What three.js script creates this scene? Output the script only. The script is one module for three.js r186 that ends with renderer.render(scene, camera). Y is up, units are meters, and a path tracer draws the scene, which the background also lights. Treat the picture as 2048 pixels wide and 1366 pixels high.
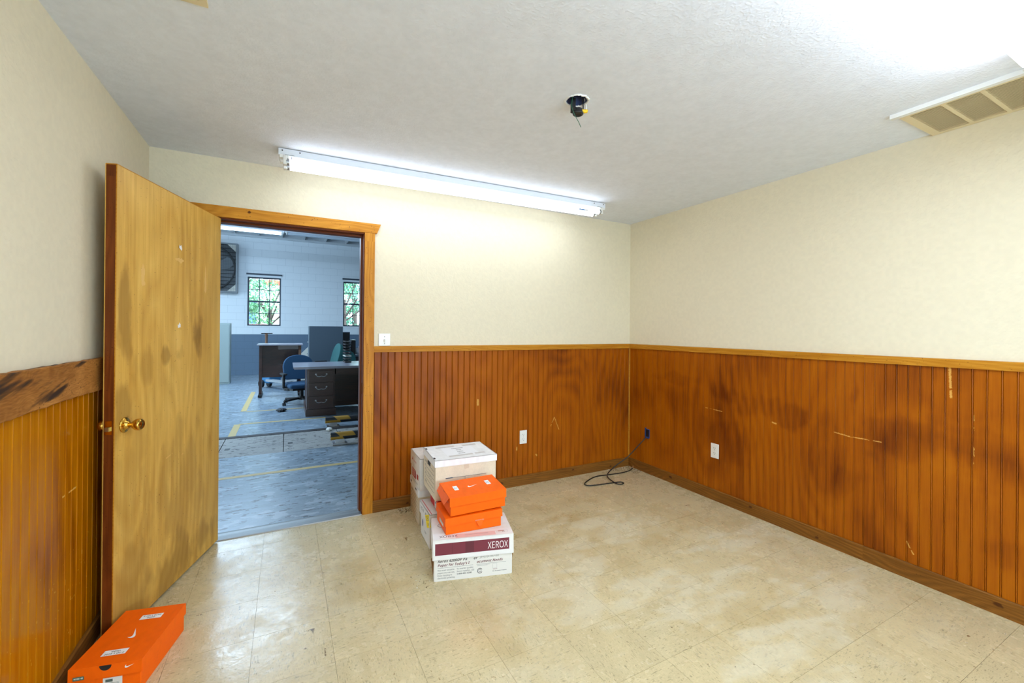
import * as THREE from 'three';
import { RoundedBoxGeometry } from 'three/addons/geometries/RoundedBoxGeometry.js';
import { mergeGeometries } from 'three/addons/utils/BufferGeometryUtils.js';
import { RectAreaLightUniformsLib } from 'three/addons/lights/RectAreaLightUniformsLib.js';
RectAreaLightUniformsLib.init();

// ------------------------------------------------------------------ camera, sky, exposure
const scene = new THREE.Scene();
const camera = new THREE.PerspectiveCamera(2 * Math.atan(683 / 854.71) * 180 / Math.PI, 2048 / 1366, 0.05, 200);
camera.position.set(-3.0786, 1.3623, 3.2792);
camera.rotation.set(0.0521 * Math.PI / 180, -27.797 * Math.PI / 180, 0.5289 * Math.PI / 180, 'YXZ');
camera.setViewOffset(2048, 1366, 0, 24.475, 2048, 1366);
scene.background = new THREE.Color().setRGB(0.62, 0.84, 1.0);   // even overcast sky
scene.backgroundIntensity = 7.6;
const renderer = new THREE.WebGLRenderer();
renderer.toneMapping = THREE.LinearToneMapping;
renderer.toneMappingExposure = 1.36;
renderer.shadowMap.enabled = true;

const ROOM_LIGHT = new THREE.Color().setRGB(0.86, 0.97, 1.12), ROOM_NITS = 30;
const SHOP_LIGHT = new THREE.Color().setRGB(0.58, 0.83, 1.1), SHOP_NITS = 72;

// ------------------------------------------------------------------ room measures (metres)
const RW = 3.816, RD = 5.0, RH = 2.44;          // width (x from -RW to 0), depth (z from 0 to RD), height
const RAIL_B = 1.186, RAIL_T = 1.23, BASE_H = 0.087, BASE_D = 0.018;
const DOOR_L = -3.50, DOOR_R = -2.585, DOOR_H = 2.052, WT = 0.12;
const SHOP_Z = -11, SHOP_L = -9.5, SHOP_R = 3.5, SHOP_H = 4.25;

// ------------------------------------------------------------------ random numbers and noise
function rng(seed) { let s = seed >>> 0; return () => { s = (s + 0x6D2B79F5) >>> 0; let t = s; t = Math.imul(t ^ (t >>> 15), t | 1); t ^= t + Math.imul(t ^ (t >>> 7), t | 61); return ((t ^ (t >>> 14)) >>> 0) / 4294967296; }; }
const LAT = new Float32Array(65536); { const r = rng(77); for (let i = 0; i < 65536; i++) LAT[i] = r(); }
function vn(x, y) {
  const xi = Math.floor(x), yi = Math.floor(y); let fx = x - xi, fy = y - yi;
  fx = fx * fx * (3 - 2 * fx); fy = fy * fy * (3 - 2 * fy);
  const a = (yi & 255) << 8, b = ((yi + 1) & 255) << 8, c = xi & 255, d = (xi + 1) & 255;
  const p = LAT[a + c], q = LAT[a + d], r = LAT[b + c], s = LAT[b + d];
  return p + (q - p) * fx + (r - p) * fy + (p - q - r + s) * fx * fy;
}
function fbm(x, y, n) { let v = 0, a = 0.5, t = 0; for (let i = 0; i < n; i++) { v += a * vn(x, y); t += a; a *= 0.5; x = x * 2.03 + 17.3; y = y * 2.03 + 5.1; } return v / t; }
const clamp = (x, a = 0, b = 1) => x < a ? a : x > b ? b : x;
const step = (a, b, x) => { const t = clamp((x - a) / (b - a)); return t * t * (3 - 2 * t); };
const mix3 = (a, b, t, o) => { o[0] = a[0] + (b[0] - a[0]) * t; o[1] = a[1] + (b[1] - a[1]) * t; o[2] = a[2] + (b[2] - a[2]) * t; return o; };
const segd = (x, y, a, b, c, d) => { const ux = c - a, uy = d - b, t = clamp(((x - a) * ux + (y - b) * uy) / (ux * ux + uy * uy)); return Math.hypot(x - a - ux * t, y - b - uy * t); };

// ------------------------------------------------------------------ textures; fn(x, y, out) gets metres
function tex(w, h, mw, mh, fn, srgb = true) {
  const d = new Uint8Array(w * h * 4), o = [0, 0, 0];
  for (let j = 0, k = 0; j < h; j++) for (let i = 0; i < w; i++, k += 4) {
    fn((i + 0.5) / w * mw, (j + 0.5) / h * mh, o);
    d[k] = clamp(o[0], 0, 255); d[k + 1] = clamp(o[1], 0, 255); d[k + 2] = clamp(o[2], 0, 255); d[k + 3] = 255;
  }
  const t = new THREE.DataTexture(d, w, h, THREE.RGBAFormat);
  t.wrapS = t.wrapT = THREE.RepeatWrapping; t.magFilter = THREE.LinearFilter; t.minFilter = THREE.LinearMipmapLinearFilter; t.generateMipmaps = true;
  if (srgb) t.colorSpace = THREE.SRGBColorSpace;
  t.needsUpdate = true; return t;
}
function print(w, h, draw) {
  const c = document.createElement('canvas'); c.width = w; c.height = h; const g = c.getContext('2d'); draw(g, w, h);
  const t = new THREE.CanvasTexture(c); t.colorSpace = THREE.SRGBColorSpace; t.anisotropy = 8; return t;
}
const std = (o) => new THREE.MeshStandardMaterial(o), phy = (o) => new THREE.MeshPhysicalMaterial(o);
const srgb = (r, g, b) => new THREE.Color().setRGB(r / 255, g / 255, b / 255, THREE.SRGBColorSpace);

// orange-peel plaster: soft blobs a few millimetres wide
function peel(seed, fine) {
  return tex(512, 512, 1, 1, (x, y, o) => {
    const P = (f) => { const X = x * f, Y = y * f; return (vn(X + seed, Y) * (1 - x) + vn(X - f + seed, Y) * x) * (1 - y) + (vn(X + seed, Y - f) * (1 - x) + vn(X - f + seed, Y - f) * x) * y; };
    const v = 0.62 * step(0.42, 0.72, P(fine)) + 0.25 * P(fine * 2.2) + 0.3 * P(fine * 0.3); o[0] = o[1] = o[2] = v * 215;
  }, false);
}
const peelWall = peel(3, 80), peelCeil = peel(41, 130);
peelWall.repeat.set(1 / 0.75, 1 / 0.75); peelCeil.repeat.set(1 / 0.8, 1 / 0.8);
const plasterTone = tex(512, 512, 4, 4, (x, y, o) => { const k = 1 + 0.012 * (fbm(x * 2, y * 2, 4) - 0.5) + 0.025 * (vn(x * 60, y * 60) - 0.5); o[0] = 229 * k; o[1] = 218 * k; o[2] = 191 * k; });
plasterTone.repeat.set(0.25, 0.25);
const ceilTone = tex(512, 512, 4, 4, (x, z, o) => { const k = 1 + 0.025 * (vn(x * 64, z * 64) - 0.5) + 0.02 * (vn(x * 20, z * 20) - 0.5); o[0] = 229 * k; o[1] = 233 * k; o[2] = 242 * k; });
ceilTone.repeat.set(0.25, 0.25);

// stained plywood: x across, y along the grain
const W_D = [98, 40, 0], W_M = [160, 82, 0], W_L = [190, 110, 6];
function ply(x, y, s, o, blot, M_ = W_M, L_ = W_L) {
  const warp = fbm(x * 1.15 + s, y * 0.42 + s * 0.7, 3), r = Math.abs(((x * 3.2 + warp * 17) % 1 + 1) % 1 - 0.5) * 2;
  const streak = vn(x * 75 + s, y * 1.3 + warp * 6), fine = 0.6 * vn(x * 260 + s, y * 7) + 0.4 * vn(x * 420 + s, y * 22), b = fbm(x * 3.1 + s * 2.1, y * 1.6 + 9, 4);
  let t = 0.52 + 0.17 * (r - 0.5) + 0.14 * (streak - 0.5) + 0.26 * (fine - 0.5) - 1.0 * Math.max(0, b - 0.54) + 0.5 * Math.max(0, 0.46 - b) - blot;
  t = clamp(t); t < 0.5 ? mix3(W_D, M_, t * 2, o) : mix3(M_, L_, t * 2 - 1, o);
}
const PALE = [226, 176, 96];
function scratched(list, x, y, o) { for (const [a, b, c, d, w, k] of list) { const q = segd(x, y, a, b, c, d) + (vn(x * 900, y * 900) - 0.5) * w; if (q < w && vn(x * 55 + 3, y * 55) > (k || 0)) mix3([...o], PALE, 0.8, o); } }
const plyRight = tex(2048, 640, 5, 1.25, (z, y, o) => {
  const g = fbm(z * 5, y * 4 + 30, 4), h = fbm(z * 9 + 4, y * 7, 3);
  let b = 0; // dark stain blotches along the middle of the panelling
  for (const [a, c, rx, ry, s] of [[1.25, 0.86, 0.22, 0.12, 0.34], [1.62, 0.83, 0.26, 0.11, 0.4], [1.95, 0.98, 0.05, 0.14, 0.5], [2.12, 0.78, 0.2, 0.12, 0.36], [2.5, 0.72, 0.14, 0.13, 0.36], [1.05, 0.5, 0.25, 0.16, 0.2], [1.9, 0.42, 0.1, 0.1, 0.22], [0.5, 0.93, 0.3, 0.05, 0.26], [2.7, 0.3, 0.2, 0.06, 0.25], [3.2, 0.7, 0.4, 0.2, 0.3]])
    b = Math.max(b, s * step(1.25, 0.45, Math.hypot((z - a) / rx, (y - c) / ry) + (g - 0.5) * 2.6 + (h - 0.5) * 1.4));
  ply(z, y, 12.7, o, b * 0.5);
  scratched([[0.9, 0.732, 1.05, 0.726, 0.0028, 0.3], [1.84, 0.732, 1.92, 0.723, 0.003, 0.2], [1.92, 0.723, 2.085, 0.726, 0.0028, 0.3], [2.369, 1.186, 2.375, 1.03, 0.005, 0.1], [1.43, 0.724, 1.475, 0.712, 0.005, 0.4], [2.46, 1.0, 2.46, 0.67, 0.002, 0.6], [2.2, 0.2, 2.23, 0.14, 0.003, 0.3]], z, y, o);
});
const plyBack = tex(1280, 640, 3.9, 1.25, (x, y, o) => {
  ply(x, y, 31.3, o, 0.05 * step(0.5, 0.7, fbm(x * 4, y * 3, 3)));
  const X = x - 3.9; scratched([[-1.668, 0.775, -1.668, 0.735, 0.008, 0], [-0.945, 0.49, -0.907, 0.566, 0.003, 0.3], [-0.907, 0.566, -0.856, 0.45, 0.003, 0.3], [-1.295, 0.335, -1.295, 0.315, 0.006, 0], [-1.1, 0.25, -1.09, 0.24, 0.006, 0]], X, y, o);
});
const plyLeft = tex(1536, 640, 5, 1.25, (z, y, o) => {
  ply(z, y, 88.4, o, -0.16, [172, 100, 0], [202, 130, 8]); scratched([[0.985, 0.724, 1.135, 0.724, 0.003, 0.45]], z, y, o);
  if (y < 0.5 && vn(z * 150, y * 60) > 0.955 - 0.05 * vn(z * 5, y * 5)) mix3([...o], PALE, 0.5, o);   // small chips low on the panelling
});
// pine for rails and casings: grain along x
function pine(seed, lo, hi, knots) {
  return tex(1024, 128, 2, 0.25, (x, y, o) => {
    const w = fbm(x * 1.4 + seed, y * 6 + seed, 3), g = Math.abs(((y * 38 + w * 9) % 1 + 1) % 1 - 0.5) * 2, f = vn(x * 14 + seed, y * 420), b = fbm(x * 5 + seed, y * 12, 3);
    let t = clamp(0.5 + 0.35 * (g - 0.5) + 0.35 * (f - 0.5) + 0.5 * (b - 0.5));
    mix3(lo, hi, t, o);
    for (const [a, c, r] of knots) { const q = Math.hypot((x - a) / 1.5, y - c) + (vn(x * 90, y * 90) - 0.5) * 0.006; if (q < r) mix3([...o], [70, 34, 8], 0.8 * step(r, r * 0.5, q), o); }
    if (vn(x * 170 + seed, y * 170) > 0.965) { o[0] *= 0.6; o[1] *= 0.55; o[2] *= 0.5; }
  });
}
const pineRail = pine(5, [166, 100, 14], [208, 148, 48], [[0.3, 0.03, 0.012], [1.45, 0.02, 0.012], [1.1, 0.12, 0.01]]);
const pineBase = pine(63, [96, 56, 14], [156, 102, 38], [[0.55, 0.05, 0.014], [1.3, 0.06, 0.012], [1.75, 0.03, 0.01]]);
const pineCase = pine(91, [172, 104, 18], [220, 154, 54], [[0.7, 0.11, 0.01]]);
const brownWood = pine(120, [88, 40, 10], [132, 66, 22], []);
for (const t of [pineRail, pineBase, pineCase, brownWood]) t.repeat.set(0.5, 4);
// weathered slab: burl figure, worm holes, dark cracks
const slabTex = tex(2048, 200, 3, 0.3, (x, y, o) => {
  const w = fbm(x * 3.2, y * 7, 4), g = Math.abs(((y * 70 + w * 26) % 1 + 1) % 1 - 0.5) * 2, f = vn(x * 40, y * 520), b = fbm(x * 7 + 3, y * 11, 4), q = fbm(x * 2.4 + 30, y * 22 + x * 5, 5);
  mix3([122, 72, 24], [206, 144, 74], clamp(0.52 + 0.16 * (g - 0.5) + 0.34 * (f - 0.5) + 0.9 * (b - 0.5)), o);
  mix3([...o], [58, 36, 22], 0.65 * step(0.64, 0.72, q), o); mix3([...o], [44, 32, 30], 0.8 * step(0.71, 0.77, q), o);
  if (vn(x * 150, y * 150) > 0.9 && b > 0.48) mix3([...o], [66, 38, 16], 0.75, o);
});
slabTex.repeat.set(1 / 3, 1 / 0.3);
// door veneer; s = metres from the hinge edge, y = height
const doorTex = tex(640, 1400, 0.914, 2.04, (u, y, o) => {
  const s = 0.914 - u, w = fbm(s * 1.6 + 2, y * 0.5 + 8, 3), r = Math.abs(((s * 4 + w * 15) % 1 + 1) % 1 - 0.5) * 2;
  const f = vn(s * 300, y * 8), k = vn(s * 60, y * 1.6), b = fbm(s * 4 + 20, y * 2.4, 4);
  mix3([182, 126, 40], [246, 202, 110], clamp(0.56 + 0.2 * (r - 0.5) + 0.18 * (f - 0.5) + 0.22 * (k - 0.5) + 0.34 * (b - 0.5)), o);
  // hand grime, dirt and kick marks
  const g = fbm(s * 16, y * 6, 4), g2 = fbm(s * 5 + 7, y * 1.8 + 3, 5); let d = 0;
  for (const [a, c, rx, ry, q] of [[0.25, 1.315, 0.06, 0.11, 0.75], [0.55, 1.20, 0.13, 0.05, 0.5], [0.70, 1.15, 0.08, 0.1, 0.3], [0.86, 1.40, 0.04, 0.22, 0.55], [0.88, 0.98, 0.05, 0.12, 0.5], [0.14, 0.12, 0.2, 0.1, 0.5], [0.5, 0.1, 0.3, 0.14, 0.55], [0.8, 0.14, 0.2, 0.2, 0.45], [0.4, 0.5, 0.3, 0.3, 0.28], [0.8, 0.65, 0.2, 0.3, 0.26]])
    d = Math.max(d, q * step(1.3, 0.3, Math.hypot((s - a) / rx, (y - c) / ry) + (g - 0.5) * 2.2 + (g2 - 0.5) * 1.2));
  d = Math.max(d, 0.14 * step(0.42, 0.75, g2) * step(0.3, 0.7, g)); mix3([...o], [96, 62, 18], d * 0.62, o);
  if (vn(s * 160 + 7, y * 160) > 0.965) mix3([...o], [96, 58, 18], 0.55, o);
  // veneer torn off by tape
  const j = (vn(s * 130, y * 60) - 0.5) * 0.012;
  if (Math.abs(s - 0.742 + j) < 0.013 * step(1.535, 1.55, y) * step(1.645, 1.6, y) || Math.abs(s - 0.183 + j * 0.4) < 0.009 * step(1.545, 1.57, y) * step(1.74, 1.62, y) || Math.hypot((s - 0.45) / 0.04, (y - 1.705 + j) / 0.012) < 1) mix3([...o], [232, 186, 112], 0.85, o);
  scratched([[0.55, 0.68, 0.5, 0.69, 0.003, 0.2], [0.2, 0.72, 0.2, 0.69, 0.004, 0], [0.41, 0.66, 0.4, 0.662, 0.003, 0]], s, y, o);
});
// floor tiles: beige with flecks that turn with the tile, scuffs and stains
const TX0 = -2.587, TZ0 = 1.1, TP = 0.3048, FT = 3.9;
const floorMarks = [[-1.33, 0.92, 0.34, 0.14], [-1.32, 1.12, 0.3, 0.1], [-1.48, 1.27, 0.22, 0.12], [-1.39, 1.58, 0.3, 0.1], [-1.28, 1.82, 0.22, 0.1], [-0.95, 1.0, 0.35, 0.12], [-0.45, 1.5, 0.4, 0.14], [-1.0, 1.75, 0.3, 0.12], [-1.75, 1.5, 0.18, 0.2], [-0.6, 2.1, 0.3, 0.12], [-1.2, 2.2, 0.3, 0.2]];
const floorBrown = [[-1.815, 0.78, 0.26, 0.1, 0.6], [-1.32, 0.74, 0.24, 0.08, 0.7], [-1.62, 0.95, 0.2, 0.1, 0.6], [-2.75, 0.82, 0.09, 0.24, 0.55], [-2.62, 1.0, 0.22, 0.07, 0.5], [-1.1, 0.5, 0.4, 0.1, 0.4], [-0.7, 1.25, 0.3, 0.08, 0.4], [-2.98, 1.02, 0.07, 0.07, 0.6], [-1.05, 2.0, 0.3, 0.1, 0.4], [-2.2, 1.5, 0.12, 0.3, 0.4]];
const floorTex = tex(2048, 2048, FT, FT, (u, z, o) => {
  const x = u - FT, ti = Math.floor((x - TX0) / TP), tj = Math.floor((z - TZ0) / TP), hsh = LAT[((tj * 37 + 90) & 255) * 256 + ((ti * 71 + 45) & 255)];
  const turn = (ti + tj) & 1, a = turn ? x : z, b = turn ? z : x;
  const fl = vn(a * 60 + hsh * 200, b * 330), fl2 = vn(a * 95 + 40 + hsh * 90, b * 420), m = fbm(a * 7 + hsh * 50, b * 24, 4), g = fbm(x * 9, z * 9, 4), gg = fbm(x * 2.2 + 4, z * 2.2, 4), sp = vn(x * 260, z * 260);
  let k = 1 + 0.02 * (hsh - 0.5) + 0.07 * (m - 0.5) + 0.05 * (sp - 0.5);
  if (fl > 0.8) k -= 0.2 * step(0.8, 0.95, fl); if (fl2 < 0.14) k += 0.05; if (fl2 > 0.86) k -= 0.14 * step(0.86, 0.95, fl2);
  o[0] = 205 * k; o[1] = 188 * k; o[2] = 147 * k;
  let w = 0.3 * step(0.46, 0.72, g) * step(0.45, 0.7, gg), br = 0.4 * step(0.48, 0.78, fbm(x * 3 + 31, z * 3, 5)) * step(0.35, 0.7, g);
  const gs = fbm(x * 11 + 3, z * 11, 4);
  for (const [c, d, rx, rz] of floorMarks) w = Math.max(w, 0.8 * step(1.35, 0.1, Math.hypot((x - c) / rx, (z - d) / rz) + (fbm(x * 6 + z * 5 + d * 9, z * 15 - x * 4, 4) - 0.5) * 3.4 + (gs - 0.5) * 1.2));
  for (const [c, d, rx, rz, q] of floorBrown) br = Math.max(br, q * step(1.4, 0.1, Math.hypot((x - c) / rx, (z - d) / rz) + (g - 0.5) * 2.0 + (gs - 0.5) * 1.4));
  mix3([...o], [166, 138, 84], br * 0.55, o); mix3([...o], [224, 218, 196], w * 0.55, o);
  if (vn(x * 120 + 9, z * 120) > 0.978) { o[0] *= 0.66; o[1] *= 0.62; o[2] *= 0.54; }
  if (vn(x * 26 + 70, z * 26) > 0.982 && sp > 0.4) { o[0] *= 0.55; o[1] *= 0.48; o[2] *= 0.4; }
});
const floorRough = tex(1024, 1024, FT, FT, (u, z, o) => { const x = u - FT, g = fbm(x * 5, z * 5, 5), h = vn(x * 90, z * 90); o[0] = o[1] = o[2] = 255 * clamp(0.23 + 0.24 * (g - 0.4) + 0.08 * (h - 0.5) + 0.06 * step(0.45, 0.75, fbm(x * 16, z * 16, 3)), 0.13, 0.6); }, false);
const floorBump = tex(512, 512, 1, 1, (x, y, o) => { const v = 128 + 90 * (vn(x * 24, y * 24) - 0.5) + 60 * (vn(x * 96, y * 96) - 0.5); o[0] = o[1] = o[2] = v; }, false);
const shopFloorTex = tex(1024, 1024, 4, 4, (x, z, o) => {
  const g = fbm(x * 3, z * 5, 5), s = vn(x * 12, z * 60), f = vn(x * 90, z * 160), q = fbm(x * 10 + 8, z * 22, 4);
  let k = 1 + 0.26 * (g - 0.5) + 0.12 * (s - 0.5) + 0.1 * (f - 0.5); o[0] = 136 * k; o[1] = 152 * k; o[2] = 166 * k;
  if (q > 0.63) mix3([...o], [196, 206, 214], 0.5, o); if (fbm(x * 18, z * 40 + 40, 3) > 0.72) mix3([...o], [58, 58, 60], 0.7, o);
});
shopFloorTex.repeat.set(0.25, 0.25);
const concreteTex = tex(512, 512, 2, 2, (x, z, o) => { const g = fbm(x * 4, z * 8, 5), f = vn(x * 120, z * 120), k = 1 + 0.25 * (g - 0.5) + 0.1 * (f - 0.5); o[0] = 152 * k; o[1] = 148 * k; o[2] = 142 * k; if (fbm(x * 20, z * 40, 3) > 0.7) { o[0] *= 0.5; o[1] *= 0.5; o[2] *= 0.5; } });
concreteTex.repeat.set(0.5, 0.5);
const blockBump = tex(256, 256, 0.5, 0.5, (x, y, o) => { o[0] = o[1] = o[2] = 255 * (0.5 * fbm(x * 60, y * 60, 3) + 0.5 * vn(x * 200, y * 200)); }, false);
blockBump.repeat.set(2, 2);
const darkWood = pine(200, [40, 20, 15], [78, 40, 28], []); darkWood.repeat.set(0.5, 4);
const cardTone = (r, g, b) => tex(128, 128, 0.3, 0.3, (x, y, o) => { const k = 1 + 0.06 * (fbm(x * 30, y * 8, 3) - 0.5) + 0.04 * (vn(x * 300, y * 120) - 0.5); o[0] = r * k; o[1] = g * k; o[2] = b * k; });

// ------------------------------------------------------------------ materials
const M = {
  wall: std({ map: plasterTone, bumpMap: peelWall, bumpScale: 0.0007, roughness: 0.75 }),
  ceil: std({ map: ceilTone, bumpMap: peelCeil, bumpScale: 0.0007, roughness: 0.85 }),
  plyR: phy({ map: plyRight, roughness: 0.42, specularIntensity: 0.45 }),
  plyB: phy({ map: plyBack, roughness: 0.42, specularIntensity: 0.45 }),
  plyL: phy({ map: plyLeft, roughness: 0.18, specularIntensity: 0.3 }),
  rail: phy({ map: pineRail, roughness: 0.5, specularIntensity: 0.4 }), base: phy({ map: pineBase, roughness: 0.55, specularIntensity: 0.4 }), casing: phy({ map: pineCase, roughness: 0.45, specularIntensity: 0.4 }), brown: phy({ map: brownWood, roughness: 0.45, specularIntensity: 0.4 }),
  slab: phy({ map: slabTex, roughness: 0.6, specularIntensity: 0.4 }),
  doorFace: phy({ map: doorTex, roughness: 0.4, specularIntensity: 0.45 }),
  tile: std({ map: floorTex, roughnessMap: floorRough, roughness: 1, bumpMap: floorBump, bumpScale: 0.0006 }), grout: std({ color: srgb(104, 90, 64), roughness: 0.9 }),
  white: std({ color: srgb(232, 232, 228), roughness: 0.4 }), plate: phy({ color: srgb(236, 234, 226), roughness: 0.3, clearcoat: 0.4 }), slot: std({ color: srgb(30, 28, 26), roughness: 0.7 }),
  enamel: phy({ color: srgb(226, 232, 240), roughness: 0.3, clearcoat: 0.5 }),
  tube: std({ color: 0xffffff, emissive: ROOM_LIGHT, emissiveIntensity: 2.6, roughness: 0.4 }),
  shopTube: std({ color: 0xffffff, emissive: SHOP_LIGHT, emissiveIntensity: 6, roughness: 0.4 }), deadTube: std({ color: srgb(214, 222, 230), roughness: 0.3 }),
  brass: std({ color: srgb(214, 168, 74), metalness: 1, roughness: 0.16 }), steel: std({ color: srgb(176, 178, 182), metalness: 1, roughness: 0.35 }), alu: std({ color: srgb(150, 150, 148), metalness: 1, roughness: 0.5 }),
  vent: std({ color: srgb(226, 208, 168), roughness: 0.45 }), black: std({ color: srgb(22, 22, 24), roughness: 0.5 }), blackGloss: std({ color: srgb(18, 18, 20), roughness: 0.3 }),
  cable: std({ color: srgb(20, 18, 17), roughness: 0.45 }), blueBox: std({ color: srgb(24, 62, 120), roughness: 0.45 }), copper: std({ color: srgb(214, 160, 120), metalness: 0.6, roughness: 0.4 }),
  yellow: std({ color: srgb(240, 196, 20), roughness: 0.45 }), green: std({ color: srgb(24, 96, 70), roughness: 0.5 }),
  carton: std({ map: cardTone(230, 226, 220), roughness: 0.7 }), cream: std({ map: cardTone(226, 212, 186), roughness: 0.75 }), kraft: std({ map: cardTone(140, 100, 56), roughness: 0.85 }), lidWhite: std({ map: cardTone(240, 240, 240), roughness: 0.6 }),
  orange: phy({ map: cardTone(255, 104, 0), roughness: 0.55, specularIntensity: 0.4 }), red: phy({ map: cardTone(190, 24, 16), roughness: 0.55, specularIntensity: 0.4 }),
  paper: std({ color: srgb(244, 242, 236), roughness: 0.8 }), tape: phy({ color: srgb(226, 216, 196), roughness: 0.2, clearcoat: 0.6, transparent: true, opacity: 0.28 }),
  shopWhite: std({ color: srgb(224, 228, 230), bumpMap: blockBump, bumpScale: 0.0012, roughness: 0.6 }), shopGrey: std({ color: srgb(92, 112, 132), bumpMap: blockBump, bumpScale: 0.0012, roughness: 0.5 }), mortar: std({ color: srgb(190, 196, 200), roughness: 0.9 }), mortarGrey: std({ color: srgb(84, 100, 116), roughness: 0.9 }),
  shopFloor: std({ map: shopFloorTex, roughness: 0.3 }), concrete: std({ map: concreteTex, roughness: 0.55 }), paintYellow: std({ color: srgb(206, 178, 112), roughness: 0.5 }), steelDark: std({ color: srgb(58, 54, 54), metalness: 0.4, roughness: 0.6 }),
  joist: std({ color: srgb(196, 200, 202), roughness: 0.8 }), deck: std({ color: srgb(112, 118, 122), roughness: 0.85 }),
  frame: std({ color: srgb(36, 48, 62), roughness: 0.5 }), glass: phy({ color: 0xffffff, transmission: 1, thickness: 0, roughness: 0.02, ior: 1.5 }),
  darkWood: phy({ map: darkWood, roughness: 0.4, clearcoat: 0.2 }), deskTop: phy({ color: srgb(146, 144, 156), roughness: 0.3, clearcoat: 0.4, clearcoatRoughness: 0.15 }),  // deskTop colour is raised to carry the bright sheen of the glossy tops
  blueFabric: std({ color: srgb(40, 76, 108), roughness: 0.9 }), greenFabric: std({ color: srgb(40, 92, 92), roughness: 0.85 }), cabinet: std({ color: srgb(78, 92, 104), roughness: 0.5 }), locker: std({ color: srgb(150, 162, 158), roughness: 0.5 }),
  rust: std({ color: srgb(122, 88, 66), roughness: 0.8 }), jackBlue: std({ color: srgb(44, 110, 156), roughness: 0.5 }), plank: std({ color: srgb(150, 156, 162), roughness: 0.8 }), fanMetal: std({ color: srgb(118, 122, 124), metalness: 0.5, roughness: 0.55 }), fanDark: std({ color: srgb(54, 54, 54), roughness: 0.7 }),
  bag: phy({ color: srgb(232, 236, 240), roughness: 0.35, transmission: 0.3, thickness: 0 }), beige: std({ color: srgb(206, 202, 190), roughness: 0.7 }),
};

// ------------------------------------------------------------------ helpers
const used = {};
function numbered(n) { used[n] = (used[n] ?? -1) + 1; return used[n] ? `${n}_${String(used[n]).padStart(3, '0')}` : n; }
function tag(o, label, category, group) { o.userData.label = label; o.userData.category = category; if (group) o.userData.group = group; return o; }
function struct(o, label, category) { o.userData.kind = 'structure'; o.userData.label = label; o.userData.category = category; return o; }
function thing(name, label, category, pos = [0, 0, 0], turn = 0, group) { const o = new THREE.Group(); o.name = numbered(name); o.position.set(...pos); o.rotation.y = turn; scene.add(o); return tag(o, label, category, group); }
function set(name, label, category, parent = scene) { const o = new THREE.Group(); o.name = name; parent.add(o); return struct(o, label, category); }
// uv in metres by the way a face points; 'turned' lays the grain along the other axis
function uvm(g, turned) {
  const p = g.attributes.position, n = g.attributes.normal, uv = new Float32Array(p.count * 2);
  for (let i = 0; i < p.count; i++) {
    const ax = Math.abs(n.getX(i)), ay = Math.abs(n.getY(i)), az = Math.abs(n.getZ(i)), x = p.getX(i), y = p.getY(i), z = p.getZ(i);
    let u, v; if (ay >= ax && ay >= az) { u = x; v = z; } else if (ax >= az) { u = z; v = y; } else { u = x; v = y; }
    if (turned === true || (turned === 'z' && ay >= ax && ay >= az)) [u, v] = [v, u];
    uv[i * 2] = u; uv[i * 2 + 1] = v;
  }
  g.setAttribute('uv', new THREE.BufferAttribute(uv, 2)); return g;
}
const plain = (g) => { const q = g.index ? g.toNonIndexed() : g; for (const k of Object.keys(q.attributes)) if (!['position', 'normal', 'uv'].includes(k)) q.deleteAttribute(k); return q; };
const box = (x0, x1, y0, y1, z0, z1, turned) => uvm(new THREE.BoxGeometry(x1 - x0, y1 - y0, z1 - z0).translate((x0 + x1) / 2, (y0 + y1) / 2, (z0 + z1) / 2), turned);
const rbox = (w, h, d, r, x, y, z, seg = 2) => new RoundedBoxGeometry(w, h, d, seg, r).translate(x, y, z);
const cyl = (r0, r1, h, x, y, z, axis = 'y', n = 20) => { const g = new THREE.CylinderGeometry(r0, r1, h, n); if (axis === 'x') g.rotateZ(Math.PI / 2); if (axis === 'z') g.rotateX(Math.PI / 2); return g.translate(x, y, z); };
const tube = (pts, r, seg = 40, n = 8) => new THREE.TubeGeometry(new THREE.CatmullRomCurve3(pts.map((p) => new THREE.Vector3(...p))), seg, r, n);
const bar = (a, b, r, n = 8) => { const A = new THREE.Vector3(...a), B = new THREE.Vector3(...b), d = B.clone().sub(A), g = new THREE.CylinderGeometry(r, r, d.length(), n); g.applyQuaternion(new THREE.Quaternion().setFromUnitVectors(new THREE.Vector3(0, 1, 0), d.normalize())); return g.translate((a[0] + b[0]) / 2, (a[1] + b[1]) / 2, (a[2] + b[2]) / 2); };
const lathe = (pts, n = 32) => new THREE.LatheGeometry(pts.map((p) => new THREE.Vector2(...p)), n);
const merge = (list) => mergeGeometries(list.map(plain));
function part(name, geo, mat, parent, label) { const m = new THREE.Mesh(Array.isArray(geo) ? merge(geo) : geo, mat); m.name = name; parent.add(m); if (label) m.userData.label = label; return m; }
const sheet = (w, h) => new THREE.PlaneGeometry(w, h);
// a flat print: origin, facing direction 'z+','y+','x-'...
function flat(name, w, h, mat, parent, at, rot = [0, 0, 0], label) { const m = part(name, sheet(w, h), mat, parent, label); m.position.set(...at); m.rotation.set(...rot); return m; }

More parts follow.
